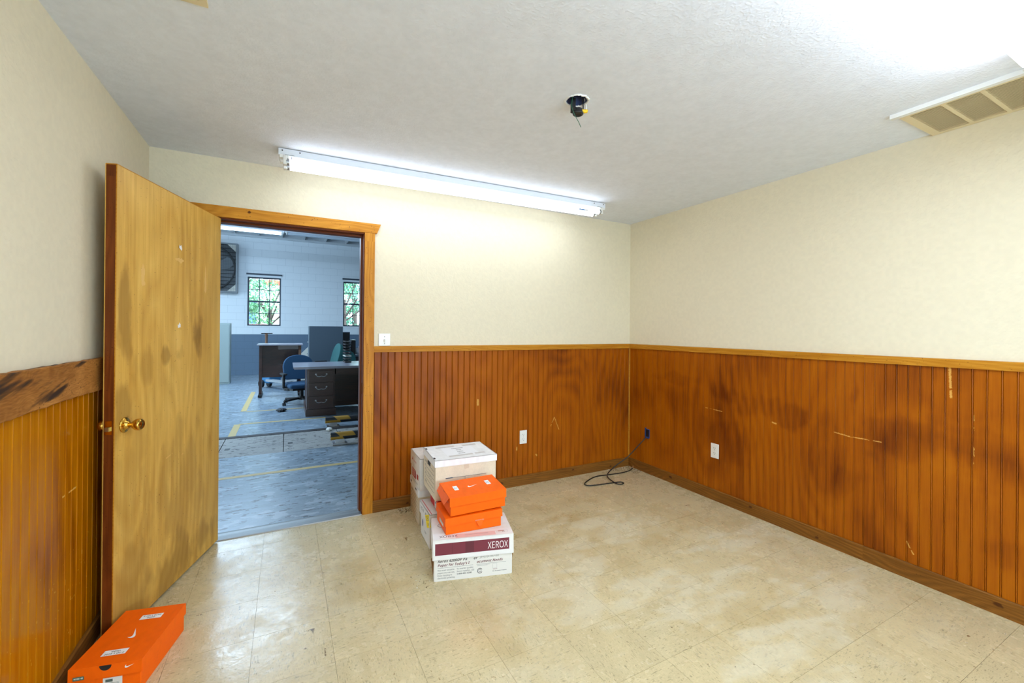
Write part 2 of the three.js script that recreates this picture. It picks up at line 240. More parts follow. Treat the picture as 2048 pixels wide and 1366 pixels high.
// ------------------------------------------------------------------ floor
const floor = set('floor', 'beige vinyl tile floor with scuffs and dark flecks', 'floor');
part('subfloor', box(-RW - WT, WT, -0.12, -0.004, -0.02, RD + WT), M.grout, floor);
{
  const xs = [-RW], zs = [0]; for (let x = TX0 - 3 * TP; x < -0.01; x += TP) xs.push(x); xs.push(0);
  for (let z = TZ0 - 3 * TP; z < RD - 0.01; z += TP) zs.push(z); zs.push(RD);
  const gap = 0.0005;
  for (let i = 0; i + 1 < xs.length; i++) for (let j = 0; j + 1 < zs.length; j++) {
    const g = box(xs[i] + gap, xs[i + 1] - gap, -0.004, 0, zs[j] + gap, zs[j + 1] - gap), p = g.attributes.position, uv = g.attributes.uv;
    for (let k = 0; k < p.count; k++) uv.setXY(k, (p.getX(k) + FT) / FT, p.getZ(k) / FT);
    part('tile', g, M.tile, floor);
  }
}
floorBump.repeat.set(FT / 0.6, FT / 0.6);

// ------------------------------------------------------------------ walls with beadboard
// boards run along direction d from point o; n is the way they face; uv from along(t) and height
const PITCH = 0.0508;
function boards(parent, o, d, n, t0, t1, mat, texW, along, y0 = 0, y1 = RAIL_B + 0.01) {
  const prof = [[0, 0.0015], [0.0013, 0.005], [0.003, 0.0062], [0.0047, 0.005], [0.006, 0.0015], [0.0078, 0.006], [PITCH - 0.0014, 0.006], [PITCH, 0.0015]];
  for (let t = t0; t < t1 - 0.004; t += PITCH) {
    const P = [], U = [], pt = (q, y) => [o[0] + d[0] * q[0] + n[0] * q[1], y, o[2] + d[2] * q[0] + n[2] * q[1]];
    const pr = prof.map(([a, h]) => [Math.min(t + a, t1), h]);
    for (let i = 0; i + 1 < pr.length; i++) {
      if (pr[i + 1][0] - pr[i][0] < 1e-6) continue;
      const a = pt(pr[i], y0), b = pt(pr[i + 1], y0), c = pt(pr[i + 1], y1), e = pt(pr[i], y1), ua = along(pr[i][0]) / texW, ub = along(pr[i + 1][0]) / texW, va = y0 / 1.25, vb = y1 / 1.25;
      P.push(...a, ...b, ...c, ...a, ...c, ...e); U.push(ua, va, ub, va, ub, vb, ua, va, ub, vb, ua, vb);
    }
    if (d[0] * n[2] - d[2] * n[0] < 0) for (let i = 0; i < P.length; i += 9) { for (let k = 0; k < 3; k++) { const s = P[i + 3 + k]; P[i + 3 + k] = P[i + 6 + k]; P[i + 6 + k] = s; } const j = i / 9 * 6; for (let k = 0; k < 2; k++) { const s = U[j + 2 + k]; U[j + 2 + k] = U[j + 4 + k]; U[j + 4 + k] = s; } }
    const g = new THREE.BufferGeometry(); g.setAttribute('position', new THREE.Float32BufferAttribute(P, 3)); g.setAttribute('uv', new THREE.Float32BufferAttribute(U, 2)); g.computeVertexNormals();
    part('board', g, mat, parent);
  }
}
const wallBack = set('wall_back', 'cream plaster wall above stained beadboard with the doorway', 'wall');
part('plaster', [box(-RW - WT, DOOR_L - 0.02, -0.1, RH + WT, -WT, 0), box(DOOR_R + 0.02, WT, -0.1, RH + WT, -WT, 0), box(DOOR_L - 0.02, DOOR_R + 0.02, DOOR_H + 0.02, RH + WT, -WT, 0)], M.wall, wallBack);
boards(wallBack, [0, 0, 0], [1, 0, 0], [0, 0, 1], -2.508, -0.004, M.plyB, 3.9, (t) => t + 3.9);
boards(wallBack, [0, 0, 0], [1, 0, 0], [0, 0, 1], -RW + 0.006, -3.575, M.plyB, 3.9, (t) => t + 3.9);
const wallRight = set('wall_right', 'cream plaster wall above blotchy stained beadboard', 'wall');
part('plaster', box(0, WT, -0.1, RH + WT, 0, RD + WT), M.wall, wallRight);
boards(wallRight, [0, 0, 0], [0, 0, 1], [-1, 0, 0], 0.012, RD, M.plyR, 5, (t) => t);
const wallLeft = set('wall_left', 'cream plaster wall above amber beadboard behind the open door', 'wall');
part('plaster', box(-RW - WT, -RW, -0.1, RH + WT, 0, RD + WT), M.wall, wallLeft);
boards(wallLeft, [-RW, 0, 0], [0, 0, 1], [1, 0, 0], 0.006, RD, M.plyL, 5, (t) => t, 0, 1.12);
const wallFront = set('wall_front', 'plain cream wall behind the viewer', 'wall');
const FW = [-3.45, -0.45, 0.35, 1.7];
part('plaster', [box(-RW, FW[0], -0.1, RH + WT, RD, RD + WT), box(FW[1], 0, -0.1, RH + WT, RD, RD + WT), box(FW[0], FW[1], -0.1, FW[2], RD, RD + WT), box(FW[0], FW[1], FW[3], RH + WT, RD, RD + WT)], M.wall, wallFront);
{
  const w = set('window_3', 'added unseen window behind the viewer, low for daylight on the ceiling', 'window'), [a, b, c, d] = FW, m = (a + b) / 2;  // added unseen window, set low to throw daylight up at the ceiling
  part('frame', [box(a, a + 0.05, c, d, RD + 0.03, RD + 0.09), box(b - 0.05, b, c, d, RD + 0.03, RD + 0.09), box(a + 0.05, b - 0.05, d - 0.05, d, RD + 0.03, RD + 0.09), box(a + 0.05, b - 0.05, c, c + 0.05, RD + 0.03, RD + 0.09), box(m - 0.025, m + 0.025, c + 0.05, d - 0.05, RD + 0.03, RD + 0.09)], M.white, w);
  for (const [e, f] of [[a + 0.05, m - 0.025], [m + 0.025, b - 0.05]]) part('pane', sheet(f - e, d - c - 0.1).translate((e + f) / 2, (c + d) / 2, RD + 0.06), M.glass, w);
}

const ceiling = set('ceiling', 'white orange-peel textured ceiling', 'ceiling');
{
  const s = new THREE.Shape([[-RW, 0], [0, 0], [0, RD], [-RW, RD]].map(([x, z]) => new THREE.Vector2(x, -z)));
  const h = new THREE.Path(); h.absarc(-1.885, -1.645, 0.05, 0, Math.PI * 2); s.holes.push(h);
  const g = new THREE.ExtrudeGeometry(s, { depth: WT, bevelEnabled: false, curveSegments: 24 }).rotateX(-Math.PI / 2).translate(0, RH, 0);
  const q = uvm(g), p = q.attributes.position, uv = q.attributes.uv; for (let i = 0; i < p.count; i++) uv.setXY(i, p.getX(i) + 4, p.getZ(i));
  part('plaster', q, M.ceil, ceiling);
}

// rails, baseboards, corner bead
const bevelX = (x0, x1, y0, y1, d, e) => { // a board on the back wall with eased top edge
  const s = new THREE.Shape([[0, y0], [d, y0], [d, y1 - e], [d - e, y1], [0, y1]].map((a) => new THREE.Vector2(...a)));
  return uvm(new THREE.ExtrudeGeometry(s, { depth: x1 - x0, bevelEnabled: false }).rotateY(-Math.PI / 2).scale(-1, 1, 1).translate(0, 0, 0));
};
function profileX(x0, x1, pts) { // profile [z, y] swept along x
  const s = new THREE.Shape(pts.map(([z, y]) => new THREE.Vector2(-z, y)));
  return uvm(new THREE.ExtrudeGeometry(s, { depth: x1 - x0, bevelEnabled: false }).rotateY(Math.PI / 2).translate(x0, 0, 0), false);
}
function profileZ(z0, z1, pts) { // profile [x, y] swept along z
  return uvm(new THREE.ExtrudeGeometry(new THREE.Shape(pts.map(([x, y]) => new THREE.Vector2(x, y))), { depth: z1 - z0, bevelEnabled: false }).translate(0, 0, z0), 'z');
}
const rp = (d) => [[0, RAIL_B], [d, RAIL_B], [d, RAIL_T - 0.004], [d - 0.004, RAIL_T], [0, RAIL_T]];
struct(part('trim_1', profileX(-2.508, 0, rp(0.02)), M.rail, scene), 'light pine chair rail between the doorway and the corner', 'rail');
struct(part('trim_2', profileZ(0.02, RD, rp(0.02).map(([d, y]) => [-d, y])), M.rail, scene), 'light pine chair rail with dark knots above the blotchy panelling', 'rail');
{ // rough slab rail with a waney lower edge
  const r = rng(9), top = [], bot = []; for (let z = 0.05; z <= 5.0; z += 0.03) { bot.push([z, 1.088 + 0.008 * (fbm(z * 6, 3, 3) - 0.5) + 0.004 * (r() - 0.5)]); top.push([z, 1.219 + 0.003 * (r() - 0.5)]); }
  const s = new THREE.Shape([...bot, ...top.reverse()].map(([z, y]) => new THREE.Vector2(-z, y)));
  const g = new THREE.ExtrudeGeometry(s, { depth: 0.022, bevelEnabled: true, bevelSize: 0.003, bevelThickness: 0.003, bevelSegments: 1 }).rotateY(Math.PI / 2).translate(-RW + 0.003, 0, 0), q = uvm(g, 'z'), uv = q.attributes.uv;
  for (let i = 0; i < uv.count; i++) uv.setY(i, uv.getY(i) - 1.0);
  struct(part('trim_3', q, M.slab, scene), 'rough weathered wood slab rail with cracks and worm holes', 'rail');
}
struct(part('trim_4', cyl(0.007, 0.007, RAIL_B - BASE_H, -0.009, (RAIL_B + BASE_H) / 2, 0.011, 'y', 10), M.rail, scene), 'thin vertical bead in the corner of the panelling', 'trim');
const bpf = [[0, 0], [BASE_D, 0], [BASE_D, BASE_H - 0.005], [BASE_D - 0.005, BASE_H], [0, BASE_H]];
struct(part('baseboard_back', profileX(-2.508, -BASE_D, bpf), M.base, scene), 'worn brown baseboard under the wall with the doorway', 'baseboard');
struct(part('baseboard_right', profileZ(0, RD, bpf.map(([d, y]) => [-d, y])), M.base, scene), 'worn brown baseboard with knots under the blotchy panelling', 'baseboard');
struct(part('baseboard_left', profileZ(0.02, RD, bpf.map(([d, y]) => [-RW + d, y])), M.base, scene), 'brown baseboard behind the open door', 'baseboard');

// ------------------------------------------------------------------ doorway: casing, jamb, threshold
const casing = set('trim_5', 'golden pine door casing with nail holes and wedge-cut header', 'door casing');
const cornice = new THREE.Shape([[-3.62, 2.132], [-2.466, 2.132], [-2.494, 2.062], [-3.592, 2.062]].map((a) => new THREE.Vector2(...a)));
part('header', uvm(new THREE.ExtrudeGeometry(cornice, { depth: 0.02, bevelEnabled: false })), M.casing, casing);
for (const [a, b] of [[-2.579, -2.508], [-3.577, -3.506]]) part('side_board', box(a, b, 0, 2.062, 0, 0.018, true), M.casing, casing);
{
  const r = rng(4), holes = []; for (let i = 0; i < 26; i++) holes.push(cyl(0.0022, 0.0022, 0.0012, -2.572 + r() * 0.058, 0.1 + r() * 1.9, 0.0183, 'z', 6));
  for (let i = 0; i < 14; i++) holes.push(cyl(0.0022, 0.0022, 0.0012, -3.3 + r() * 0.8, 2.07 + r() * 0.055, 0.0203, 'z', 6));
  part('nail_hole', holes, M.slot, casing).userData.kind = 'stuff';
}
const jamb = set('trim_6', 'dark brown door jamb with stop strips', 'door jamb');
for (const [a, b, s0, s1] of [[DOOR_R, DOOR_R + 0.02, DOOR_R - 0.012, DOOR_R], [DOOR_L - 0.02, DOOR_L, DOOR_L, DOOR_L + 0.012]]) { part('side_board', box(a, b, 0, DOOR_H + 0.02, -WT - 0.005, 0, true), M.brown, jamb); part('stop', box(s0, s1, 0, DOOR_H, -WT + 0.01, -0.05, true), M.brown, jamb); }
part('head_board', box(DOOR_L, DOOR_R, DOOR_H, DOOR_H + 0.02, -WT - 0.005, 0), M.brown, jamb); part('head_stop', box(DOOR_L + 0.012, DOOR_R - 0.012, DOOR_H - 0.012, DOOR_H, -WT + 0.01, -0.05), M.brown, jamb);
part('strike_plate', box(DOOR_R - 0.001, DOOR_R + 0.001, 0.88, 0.96, -0.035, -0.008), M.brass, jamb, 'small brass strike plate');
struct(part('trim_7', profileX(DOOR_L, DOOR_R, [[0.016, 0], [0.012, 0.006], [-0.02, 0.012], [-0.045, 0.009], [-0.07, 0.012], [-0.105, 0.004], [-0.11, 0]]), M.alu, scene), 'ridged aluminium threshold across the doorway', 'threshold');

// ------------------------------------------------------------------ door leaf
const door = set('door_1', 'open flush veneer door with grime, torn tape marks and brass knob', 'door');
door.position.set(-3.495, 0, -0.008); door.rotation.y = Math.atan2(-0.956, -0.2926);
const DW = 0.914, DT = 0.0445, D0 = 0.012, D1 = 2.05;
{
  const g = new THREE.BoxGeometry(DW - 0.002, D1 - D0, DT - 0.006).translate(DW / 2 + 0.006, (D0 + D1) / 2, -DT / 2);
  for (let i = 0; i < 4; i++) { }
  part('core', uvm(g, true), M.brown, door);
  const skin = (z) => { const s = new THREE.BoxGeometry(DW, D1 - D0, 0.003).translate(DW / 2 + 0.006, (D0 + D1) / 2, z); return s; };
  part('veneer', skin(-DT + 0.0015), M.doorFace, door); part('veneer', skin(-0.0015), M.doorFace, door);
  // lipping round the edge
  part('lipping', [box(DW + 0.004, DW + 0.0075, D0, D1, -DT + 0.0005, -DT + 0.004), box(0.006, DW + 0.006, D1 - 0.001, D1 + 0.003, -DT, -0.001)], M.rail, door);
  for (const s of [1, -1]) {
    const k = new THREE.Group(); k.name = 'knob'; door.add(k); k.position.set(0.862, 0.929, s > 0 ? -DT : 0); k.rotation.x = s > 0 ? -Math.PI / 2 : Math.PI / 2;
    part('rosette', lathe([[0, 0], [0.033, 0], [0.034, 0.003], [0.031, 0.006], [0.024, 0.009], [0.017, 0.011], [0.015, 0.018], [0.011, 0.02], [0, 0.02]]), M.brass, k);
    part('handle', s > 0 ? lathe([[0.009, 0.018], [0.0105, 0.03], [0.018, 0.036], [0.0245, 0.046], [0.026, 0.056], [0.024, 0.064], [0.019, 0.068], [0.017, 0.066], [0.011, 0.066], [0.01, 0.068], [0, 0.068]]) : lathe([[0.009, 0.012], [0.0105, 0.018], [0.02, 0.024], [0.024, 0.034], [0.023, 0.044], [0.017, 0.049], [0, 0.05]]), M.brass, k);
  }
  const lp = part('latch_plate', box(DW + 0.0055, DW + 0.0085, 0.9, 0.958, -DT + 0.01, -0.009), M.brass, door, 'worn brass latch plate');
  part('bolt', box(DW + 0.0085, DW + 0.018, 0.915, 0.932, -DT + 0.016, -0.014), M.steel, lp);
  for (const y of [0.25, 1.05, 1.85]) part('hinge', [cyl(0.006, 0.006, 0.09, -0.004, y, 0.004, 'y', 10), box(-0.003, 0.006, y - 0.045, y + 0.045, -0.03, 0.002)], M.brass, door);
  for (const [s, y, r] of [[0.446, 1.786, 0.3], [0.453, 1.371, 2.1]]) { const g = new THREE.ShapeGeometry(new THREE.Shape([[-0.02, -0.012], [0.012, -0.014], [0.022, 0.002], [0.006, 0.004], [0.002, 0.014], [-0.01, 0.002], [-0.02, 0.006]].map((a) => new THREE.Vector2(...a)))); const m = part('paper_scrap', g, M.paper, door, 'white scrap of torn tape'); m.position.set(s, y, -DT - 0.0012); m.rotation.set(0, Math.PI + 0.1, r > 1 ? 0.2 : -0.3); }
}

// ------------------------------------------------------------------ ceiling lights
function stripLight(name, label, x0, x1, y, zc, dead, mat, color, nits, turn = 0) {
  const L = x1 - x0, t = thing(name, label, 'light', [(x0 + x1) / 2, y, zc], turn);
  part('channel', [rbox(L, 0.044, 0.108, 0.004, 0, -0.024, 0)], M.enamel, t);
  part('hump', [rbox(L - 0.2, 0.014, 0.05, 0.003, 0, -0.052, 0)], M.enamel, t);
  for (const s of [-1, 1]) {
    part('end_plate', [box(s * L / 2 - 0.07, s * L / 2 + 0.07, -0.044, -0.004, 0.0545, 0.0555), box(s * L / 2 - 0.002, s * L / 2 + 0.002, -0.046, -0.002, -0.054, 0.054)].map((g) => g.translate(s * -0.07, 0, 0)), M.enamel, t);
    for (const d of [0.02, 0.115]) part('screw', cyl(0.004, 0.004, 0.002, s * (L / 2 - d), -0.016, 0.0562, 'z', 10), M.slot, t);
    part('slot', [box(s * (L / 2 - 0.06) - 0.025, s * (L / 2 - 0.06) + 0.025, -0.04, -0.0385, 0.0555, 0.0562)], M.slot, t);
    for (const z of [-0.042, 0.042]) part('lamp_holder', [rbox(0.022, 0.056, 0.036, 0.004, s * (L / 2 - 0.035), -0.07, z), rbox(0.05, 0.02, 0.03, 0.003, s * (L / 2 - 0.03), -0.05, z)], M.white, t);
  }
  for (const z of [-0.042, 0.042]) {
    const tb = part('lamp_tube', cyl(0.019, 0.019, L - 0.11, 0, -0.079, z, 'x', 24), dead ? M.deadTube : mat, t);
    for (const s of [-1, 1]) part('end_cap', cyl(0.0195, 0.0195, 0.018, s * (L / 2 - 0.05), -0.079, z, 'x', 20), M.steel, tb);
  }
  if (!dead) {
    const W = L - 0.14, add = (w, h, px, py, pz, rx, ry, k) => { const a = new THREE.RectAreaLight(color, nits * k, w, h); a.position.set(px, py, pz); a.rotation.set(rx, ry, 0); t.add(a); };
    add(W, 0.12, 0, -0.1, 0, -Math.PI / 2, 0, 1);            // below the tubes
    add(W, 0.038, 0, -0.079, 0.063, 0, Math.PI, 1);          // beside the front tube
    add(W, 0.038, 0, -0.079, -0.063, 0, 0, 1);               // beside the rear tube
  }
  return t;
}
const light1 = stripLight('strip_light', 'long white two-tube fluorescent strip above the doorway wall', -3.13, -0.70, RH, 0.352, false, M.tube, ROOM_LIGHT, ROOM_NITS * 0.12, -0.03);
flat('sticker', 0.09, 0.012, std({ map: print(128, 20, (g, w, h) => { g.fillStyle = '#eef2f6'; g.fillRect(0, 0, w, h); g.fillStyle = '#3f78b8'; g.fillRect(4, 2, 74, 16); g.fillStyle = '#dfe8f2'; g.fillRect(10, 8, 40, 3); g.strokeStyle = '#888'; g.strokeRect(84, 3, 34, 13); }), roughness: 0.5 }), light1, [0.99, -0.086, 0.0615], [0.35, 0, 0], 'small blue and white maker sticker');
stripLight('strip_light', 'long white two-tube fluorescent strip beside the ceiling grille', -3.06, -0.62, RH, 2.815, false, M.tube, ROOM_LIGHT, ROOM_NITS * 0.8);

// ------------------------------------------------------------------ ceiling fittings
{
  const v = thing('ceiling_grille', 'cream return air grille with louvred panels against the wall', 'vent', [0, RH, 0]);
  const x0 = -0.415, x1 = -0.002, z0 = 2.295, n = 5, pz = 0.128, zEnd = z0 + 0.052 + n * pz;
  part('frame', [box(x0, x0 + 0.03, -0.012, 0, z0, zEnd), box(x1 - 0.03, x1, -0.012, 0, z0, zEnd), box(x0 + 0.03, x1 - 0.03, -0.012, 0, z0, z0 + 0.036), box(x0 + 0.03, x1 - 0.03, -0.012, 0, zEnd - 0.03, zEnd), ...[...Array(n - 1).keys()].map((k) => box(x0 + 0.03, x1 - 0.03, -0.012, 0, z0 + 0.02 + (k + 1) * pz, z0 + 0.036 + (k + 1) * pz))], M.vent, v);
  part('edge_strip', box(x0 - 0.03, x0 - 0.004, -0.02, 0, z0 - 0.02, zEnd), M.white, v, 'white strip along the grille');
  for (let k = 0; k < n; k++) {
    const sl = []; for (let x = x0 + 0.036; x < x1 - 0.034; x += 0.0135) sl.push(box(-0.006, 0.006, -0.0007, 0.0007, z0 + 0.036 + k * pz, z0 + 0.02 + (k + 1) * pz).rotateZ(0.25).translate(x, -0.0095, 0));
    part('louvre_panel', sl, M.vent, v).userData.kind = 'stuff';
  }
  part('backing', box(x0 + 0.031, x1 - 0.031, -0.0015, -0.0005, z0 + 0.037, zEnd - 0.031), std({ color: srgb(204, 190, 156), roughness: 0.8 }), v);
  const w = thing('ceiling_register', 'small tan ceiling register near the open door wall', 'vent', [-3.47, RH, 1.61]);
  part('frame', [box(-0.15, 0.15, -0.01, 0, -0.077, -0.055), box(-0.15, 0.15, -0.01, 0, 0.055, 0.077), box(-0.15, -0.128, -0.01, 0, -0.055, 0.055), box(0.128, 0.15, -0.01, 0, -0.055, 0.055)], M.vent, w);
  part('louvre_panel', [...Array(8).keys()].map((k) => box(-0.128, 0.128, -0.0007, 0.0007, -0.006, 0.006).rotateX(0.6).translate(0, -0.006, -0.049 + k * 0.014)), M.vent, w).userData.kind = 'stuff';

  const j = thing('ceiling_junction_box', 'open ceiling electrical box with black socket and loose green wire', 'electrical box', [-1.885, RH, 1.645]);
  part('box', [lathe([[0.047, 0.0], [0.049, 0.0], [0.049, 0.06], [0, 0.06], [0, 0.058], [0.047, 0.058], [0.047, 0]], 28)], std({ color: srgb(70, 84, 130), roughness: 0.6, side: THREE.DoubleSide }), j);
  { const r = rng(21), g = new THREE.TorusGeometry(0.052, 0.0048, 8, 64); const p = g.attributes.position; for (let i = 0; i < p.count; i++) { const k = 1 + 0.16 * (vn(Math.atan2(p.getY(i), p.getX(i)) * 9 + 40, 3) - 0.5) + 0.05 * (r() - 0.5); p.setXY(i, p.getX(i) * k, p.getY(i) * k); p.setZ(i, p.getZ(i) * (0.8 + 0.5 * r())); } g.computeVertexNormals(); part('torn_plaster_ring', g.rotateX(Math.PI / 2).translate(0, -0.001, 0), M.white, j, 'ragged white plaster edge'); }
  part('bracket', [rbox(0.026, 0.075, 0.008, 0.002, -0.012, -0.022, -0.012), rbox(0.026, 0.02, 0.03, 0.003, -0.012, -0.05, 0)], M.black, j);
  part('socket', [new THREE.TorusGeometry(0.02, 0.0055, 10, 28).rotateX(Math.PI / 2).translate(0.002, -0.066, 0.008), cyl(0.02, 0.022, 0.022, 0.002, -0.056, 0.008, 'y', 24)], M.black, j);
  part('wire_nut', [cyl(0.004, 0.0085, 0.026, 0, 0, 0, 'x', 12).rotateZ(-0.2).translate(0.034, -0.042, 0.004), cyl(0.007, 0.0085, 0.012, 0, 0, 0, 'x', 12).translate(0.05, -0.04, 0.004)], M.yellow, j, 'yellow wire connector');
  part('white_wire', tube([[0.05, -0.036, 0.002], [0.056, -0.02, 0], [0.045, 0.02, 0]], 0.003), M.white, j);
  part('black_wire', tube([[0.03, 0.03, 0], [0.045, -0.02, -0.01], [0.03, -0.05, 0], [0.01, -0.06, 0]], 0.003), M.black, j);
  part('green_wire', tube([[-0.03, 0.02, 0.01], [-0.036, -0.045, 0.012], [-0.024, -0.085, 0.02], [-0.006, -0.115, 0.025], [0.004, -0.137, 0.028]], 0.0014), M.green, j, 'thin loose green wire');
}

// ------------------------------------------------------------------ wall plates, data box, cable
{
  const s = thing('light_switch', 'white toggle switch plate on the chair rail beside the casing', 'switch', [-2.431, 1.278, 0]);
  part('plate', rbox(0.086, 0.093, 0.008, 0.003, 0, 0, 0.004), M.plate, s); part('toggle', rbox(0.01, 0.022, 0.014, 0.002, 0, -0.004, 0.013).rotateX(0.2), M.white, s); for (const y of [0.022, -0.03]) part('screw', cyl(0.003, 0.003, 0.002, 0, y, 0.0085, 'z', 8), M.slot, s);
  function outlet(label, pos, turn) {
    const o = thing('wall_outlet', label, 'outlet', pos, turn);
    part('plate', rbox(0.071, 0.117, 0.007, 0.003, 0, 0, 0.0035), M.plate, o);
    for (const y of [0.02, -0.02]) { const r = part('receptacle', cyl(0.0165, 0.0165, 0.003, 0, y, 0.0075, 'z', 24), M.plate, o); part('slot', [box(-0.0075, -0.0052, y, y + 0.009, 0.0085, 0.0094), box(0.005, 0.0073, y + 0.001, y + 0.008, 0.0085, 0.0094), cyl(0.0026, 0.0026, 0.0012, 0, y - 0.008, 0.0088, 'z', 10)], M.slot, r); }
    part('screw', cyl(0.0025, 0.0025, 0.0014, 0, 0, 0.0074, 'z', 8), M.steel, o);
  }
  outlet('white duplex outlet on the panelling behind the stacked boxes', [-1.234, 0.421, 0.0062], 0);
  outlet('white duplex outlet on the blotchy panelling near the corner', [-0.0062, 0.398, 0.992], -Math.PI / 2);
  const b = thing('data_box', 'open blue plastic wall box with a cable coming out', 'wall box', [-0.006, 0.38, 0.26], -Math.PI / 2);
  part('housing', [box(-0.028, 0.028, 0.034, 0.04, -0.002, 0.006), box(-0.028, 0.028, -0.04, -0.034, -0.002, 0.006), box(-0.028, -0.022, -0.04, 0.04, -0.002, 0.006), box(0.022, 0.028, -0.04, 0.04, -0.002, 0.006)], M.blueBox, b); part('recess', box(-0.022, 0.022, -0.034, 0.034, -0.0015, 0.001), M.black, b); part('tab', box(-0.026, -0.014, 0.038, 0.05, 0, 0.006), M.blueBox, b); part('tab', box(-0.012, 0.024, -0.046, -0.04, 0, 0.016), M.blueBox, b);
  const c = thing('black_cable', 'black cable hanging from the blue wall box and looping on the floor', 'cable');
  const h = 0.0055;
  part('sheath', tube([[-0.004, 0.344, 0.245], [-0.04, 0.302, 0.23], [-0.085, 0.25, 0.211], [-0.18, 0.153, 0.178], [-0.29, 0.076, 0.142], [-0.372, 0.03, 0.142], [-0.42, 0.016, 0.17], [-0.457, 0.0145, 0.222], [-0.487, 0.014, 0.318], [-0.476, h, 0.377], [-0.442, h, 0.394], [-0.411, h, 0.378], [-0.417, h, 0.351], [-0.488, h * 0.9, 0.333], [-0.655, h, 0.311], [-0.74, h, 0.285], [-0.745, h, 0.251], [-0.643, h, 0.179], [-0.52, h, 0.135], [-0.404, h, 0.146], [-0.238, h, 0.162], [-0.115, h, 0.143], [-0.06, 0.012, 0.12]], 0.0048, 240, 10), M.cable, c);
  part('bare_end', tube([[-0.06, 0.012, 0.12], [-0.05, 0.016, 0.113], [-0.04, 0.026, 0.106]], 0.003, 8), M.copper, c, 'stripped copper tip');
}
// crumbs and plaster bits on the floor
{
  const r = rng(5), geo = new THREE.TetrahedronGeometry(1), mats = std({ color: 0xffffff, roughness: 0.9 }), spots = [];
  for (let i = 0; i < 300; i++) { const a = r() * 0.26, b = r() * 0.2; if (a + b > 0.3) continue; spots.push([-0.02 - a, 0.02 + b, 0.0015 + r() * 0.004]); }
  for (let i = 0; i < 90; i++) spots.push([-2.33 + r() * 0.09, 0.03 + r() * 0.1, 0.0015 + r() * 0.004]);
  for (let i = 0; i < 40; i++) spots.push([-2.42 + (r() - 0.5) * 0.1, 1.02 + (r() - 0.5) * 0.14, 0.001 + r() * 0.003]);
  for (let i = 0; i < 160; i++) spots.push([-r() * RW, r() * 3, 0.0008 + r() * 0.0022]);
  const m = new THREE.InstancedMesh(geo, mats, spots.length), d = new THREE.Object3D(), c = new THREE.Color();
  spots.forEach(([x, z, s], i) => { d.position.set(x, s * 0.25, z); d.rotation.set(r() * 6, r() * 6, r() * 6); d.scale.set(s * (0.6 + r()), s * 0.6, s * (0.6 + r() * 1.4)); d.updateMatrix(); m.setMatrixAt(i, d.matrix); const q = r(); q < 0.7 ? c.copy(srgb(66 + 40 * r(), 48 + 26 * r(), 30)) : c.copy(srgb(214, 204, 186)); m.setColorAt(i, c); });
  m.name = 'floor_crumbs'; m.userData.kind = 'stuff'; tag(m, 'scattered crumbs and plaster bits on the tile floor', 'debris'); scene.add(m);
}

// ------------------------------------------------------------------ cartons
const mark = (() => { const s = new THREE.Shape(); s.moveTo(1, 0.4); s.lineTo(0.28, 0.05); s.bezierCurveTo(0.17, 0, 0.06, 0, 0.02, 0.09); s.bezierCurveTo(-0.02, 0.18, 0.04, 0.32, 0.16, 0.44); s.bezierCurveTo(0.1, 0.32, 0.12, 0.23, 0.22, 0.2); s.bezierCurveTo(0.28, 0.19, 0.34, 0.2, 0.4, 0.22); s.lineTo(1, 0.4); return new THREE.ShapeGeometry(s).translate(-0.5, -0.2, 0); })();
const deg = Math.PI / 180, UPF = [-Math.PI / 2, 0, 0];
function carton(name, label, p, w, d, h, bodyMat, lidMat, opt = {}, category = 'box', group) {
  const t = thing(name, label, category, [p.x, p.y || 0, p.z], p.yaw * deg, group), lw = opt.lw ?? 0.008, lh = opt.lh ?? 0.09, th = 0.003;
  const bodyH = h - 0.004, inner = [w - lw, d - lw];
  const body = part('body', rbox(inner[0], bodyH, inner[1], 0.003, 0, bodyH / 2, 0, 1), bodyMat, t);
  const lid = new THREE.Group(); lid.name = 'lid'; t.add(lid); lid.position.y = h; if (opt.tilt) lid.rotation.set(...opt.tilt);
  if (opt.lidYaw) lid.rotation.y = opt.lidYaw;
  const fl = opt.flare ?? 0.0;
  const side = (len, z, rot) => box(-len / 2, len / 2, -lh, 0, -th / 2, th / 2).translate(0, 0, 0).rotateX(-fl).translate(0, 0, z).rotateY(rot);
  part('top', box(-w / 2, w / 2, -th, 0, -d / 2, d / 2), lidMat, lid); part('skirt', [side(w, d / 2 - th / 2, 0), side(w, d / 2 - th / 2, Math.PI), side(d - 0.004, w / 2 - th / 2, Math.PI / 2), side(d - 0.004, w / 2 - th / 2, -Math.PI / 2)], lidMat, lid);
  return { t, body, lid, w, d, h };
}
const prn = (w, h, draw, rough = 0.65) => std({ map: print(w, h, draw), roughness: rough });
const lines = (g, list) => { for (const [txt, x, y, font, fill, max] of list) { g.font = font; g.fillStyle = fill; max ? g.fillText(txt, x, y, max) : g.fillText(txt, x, y); } };

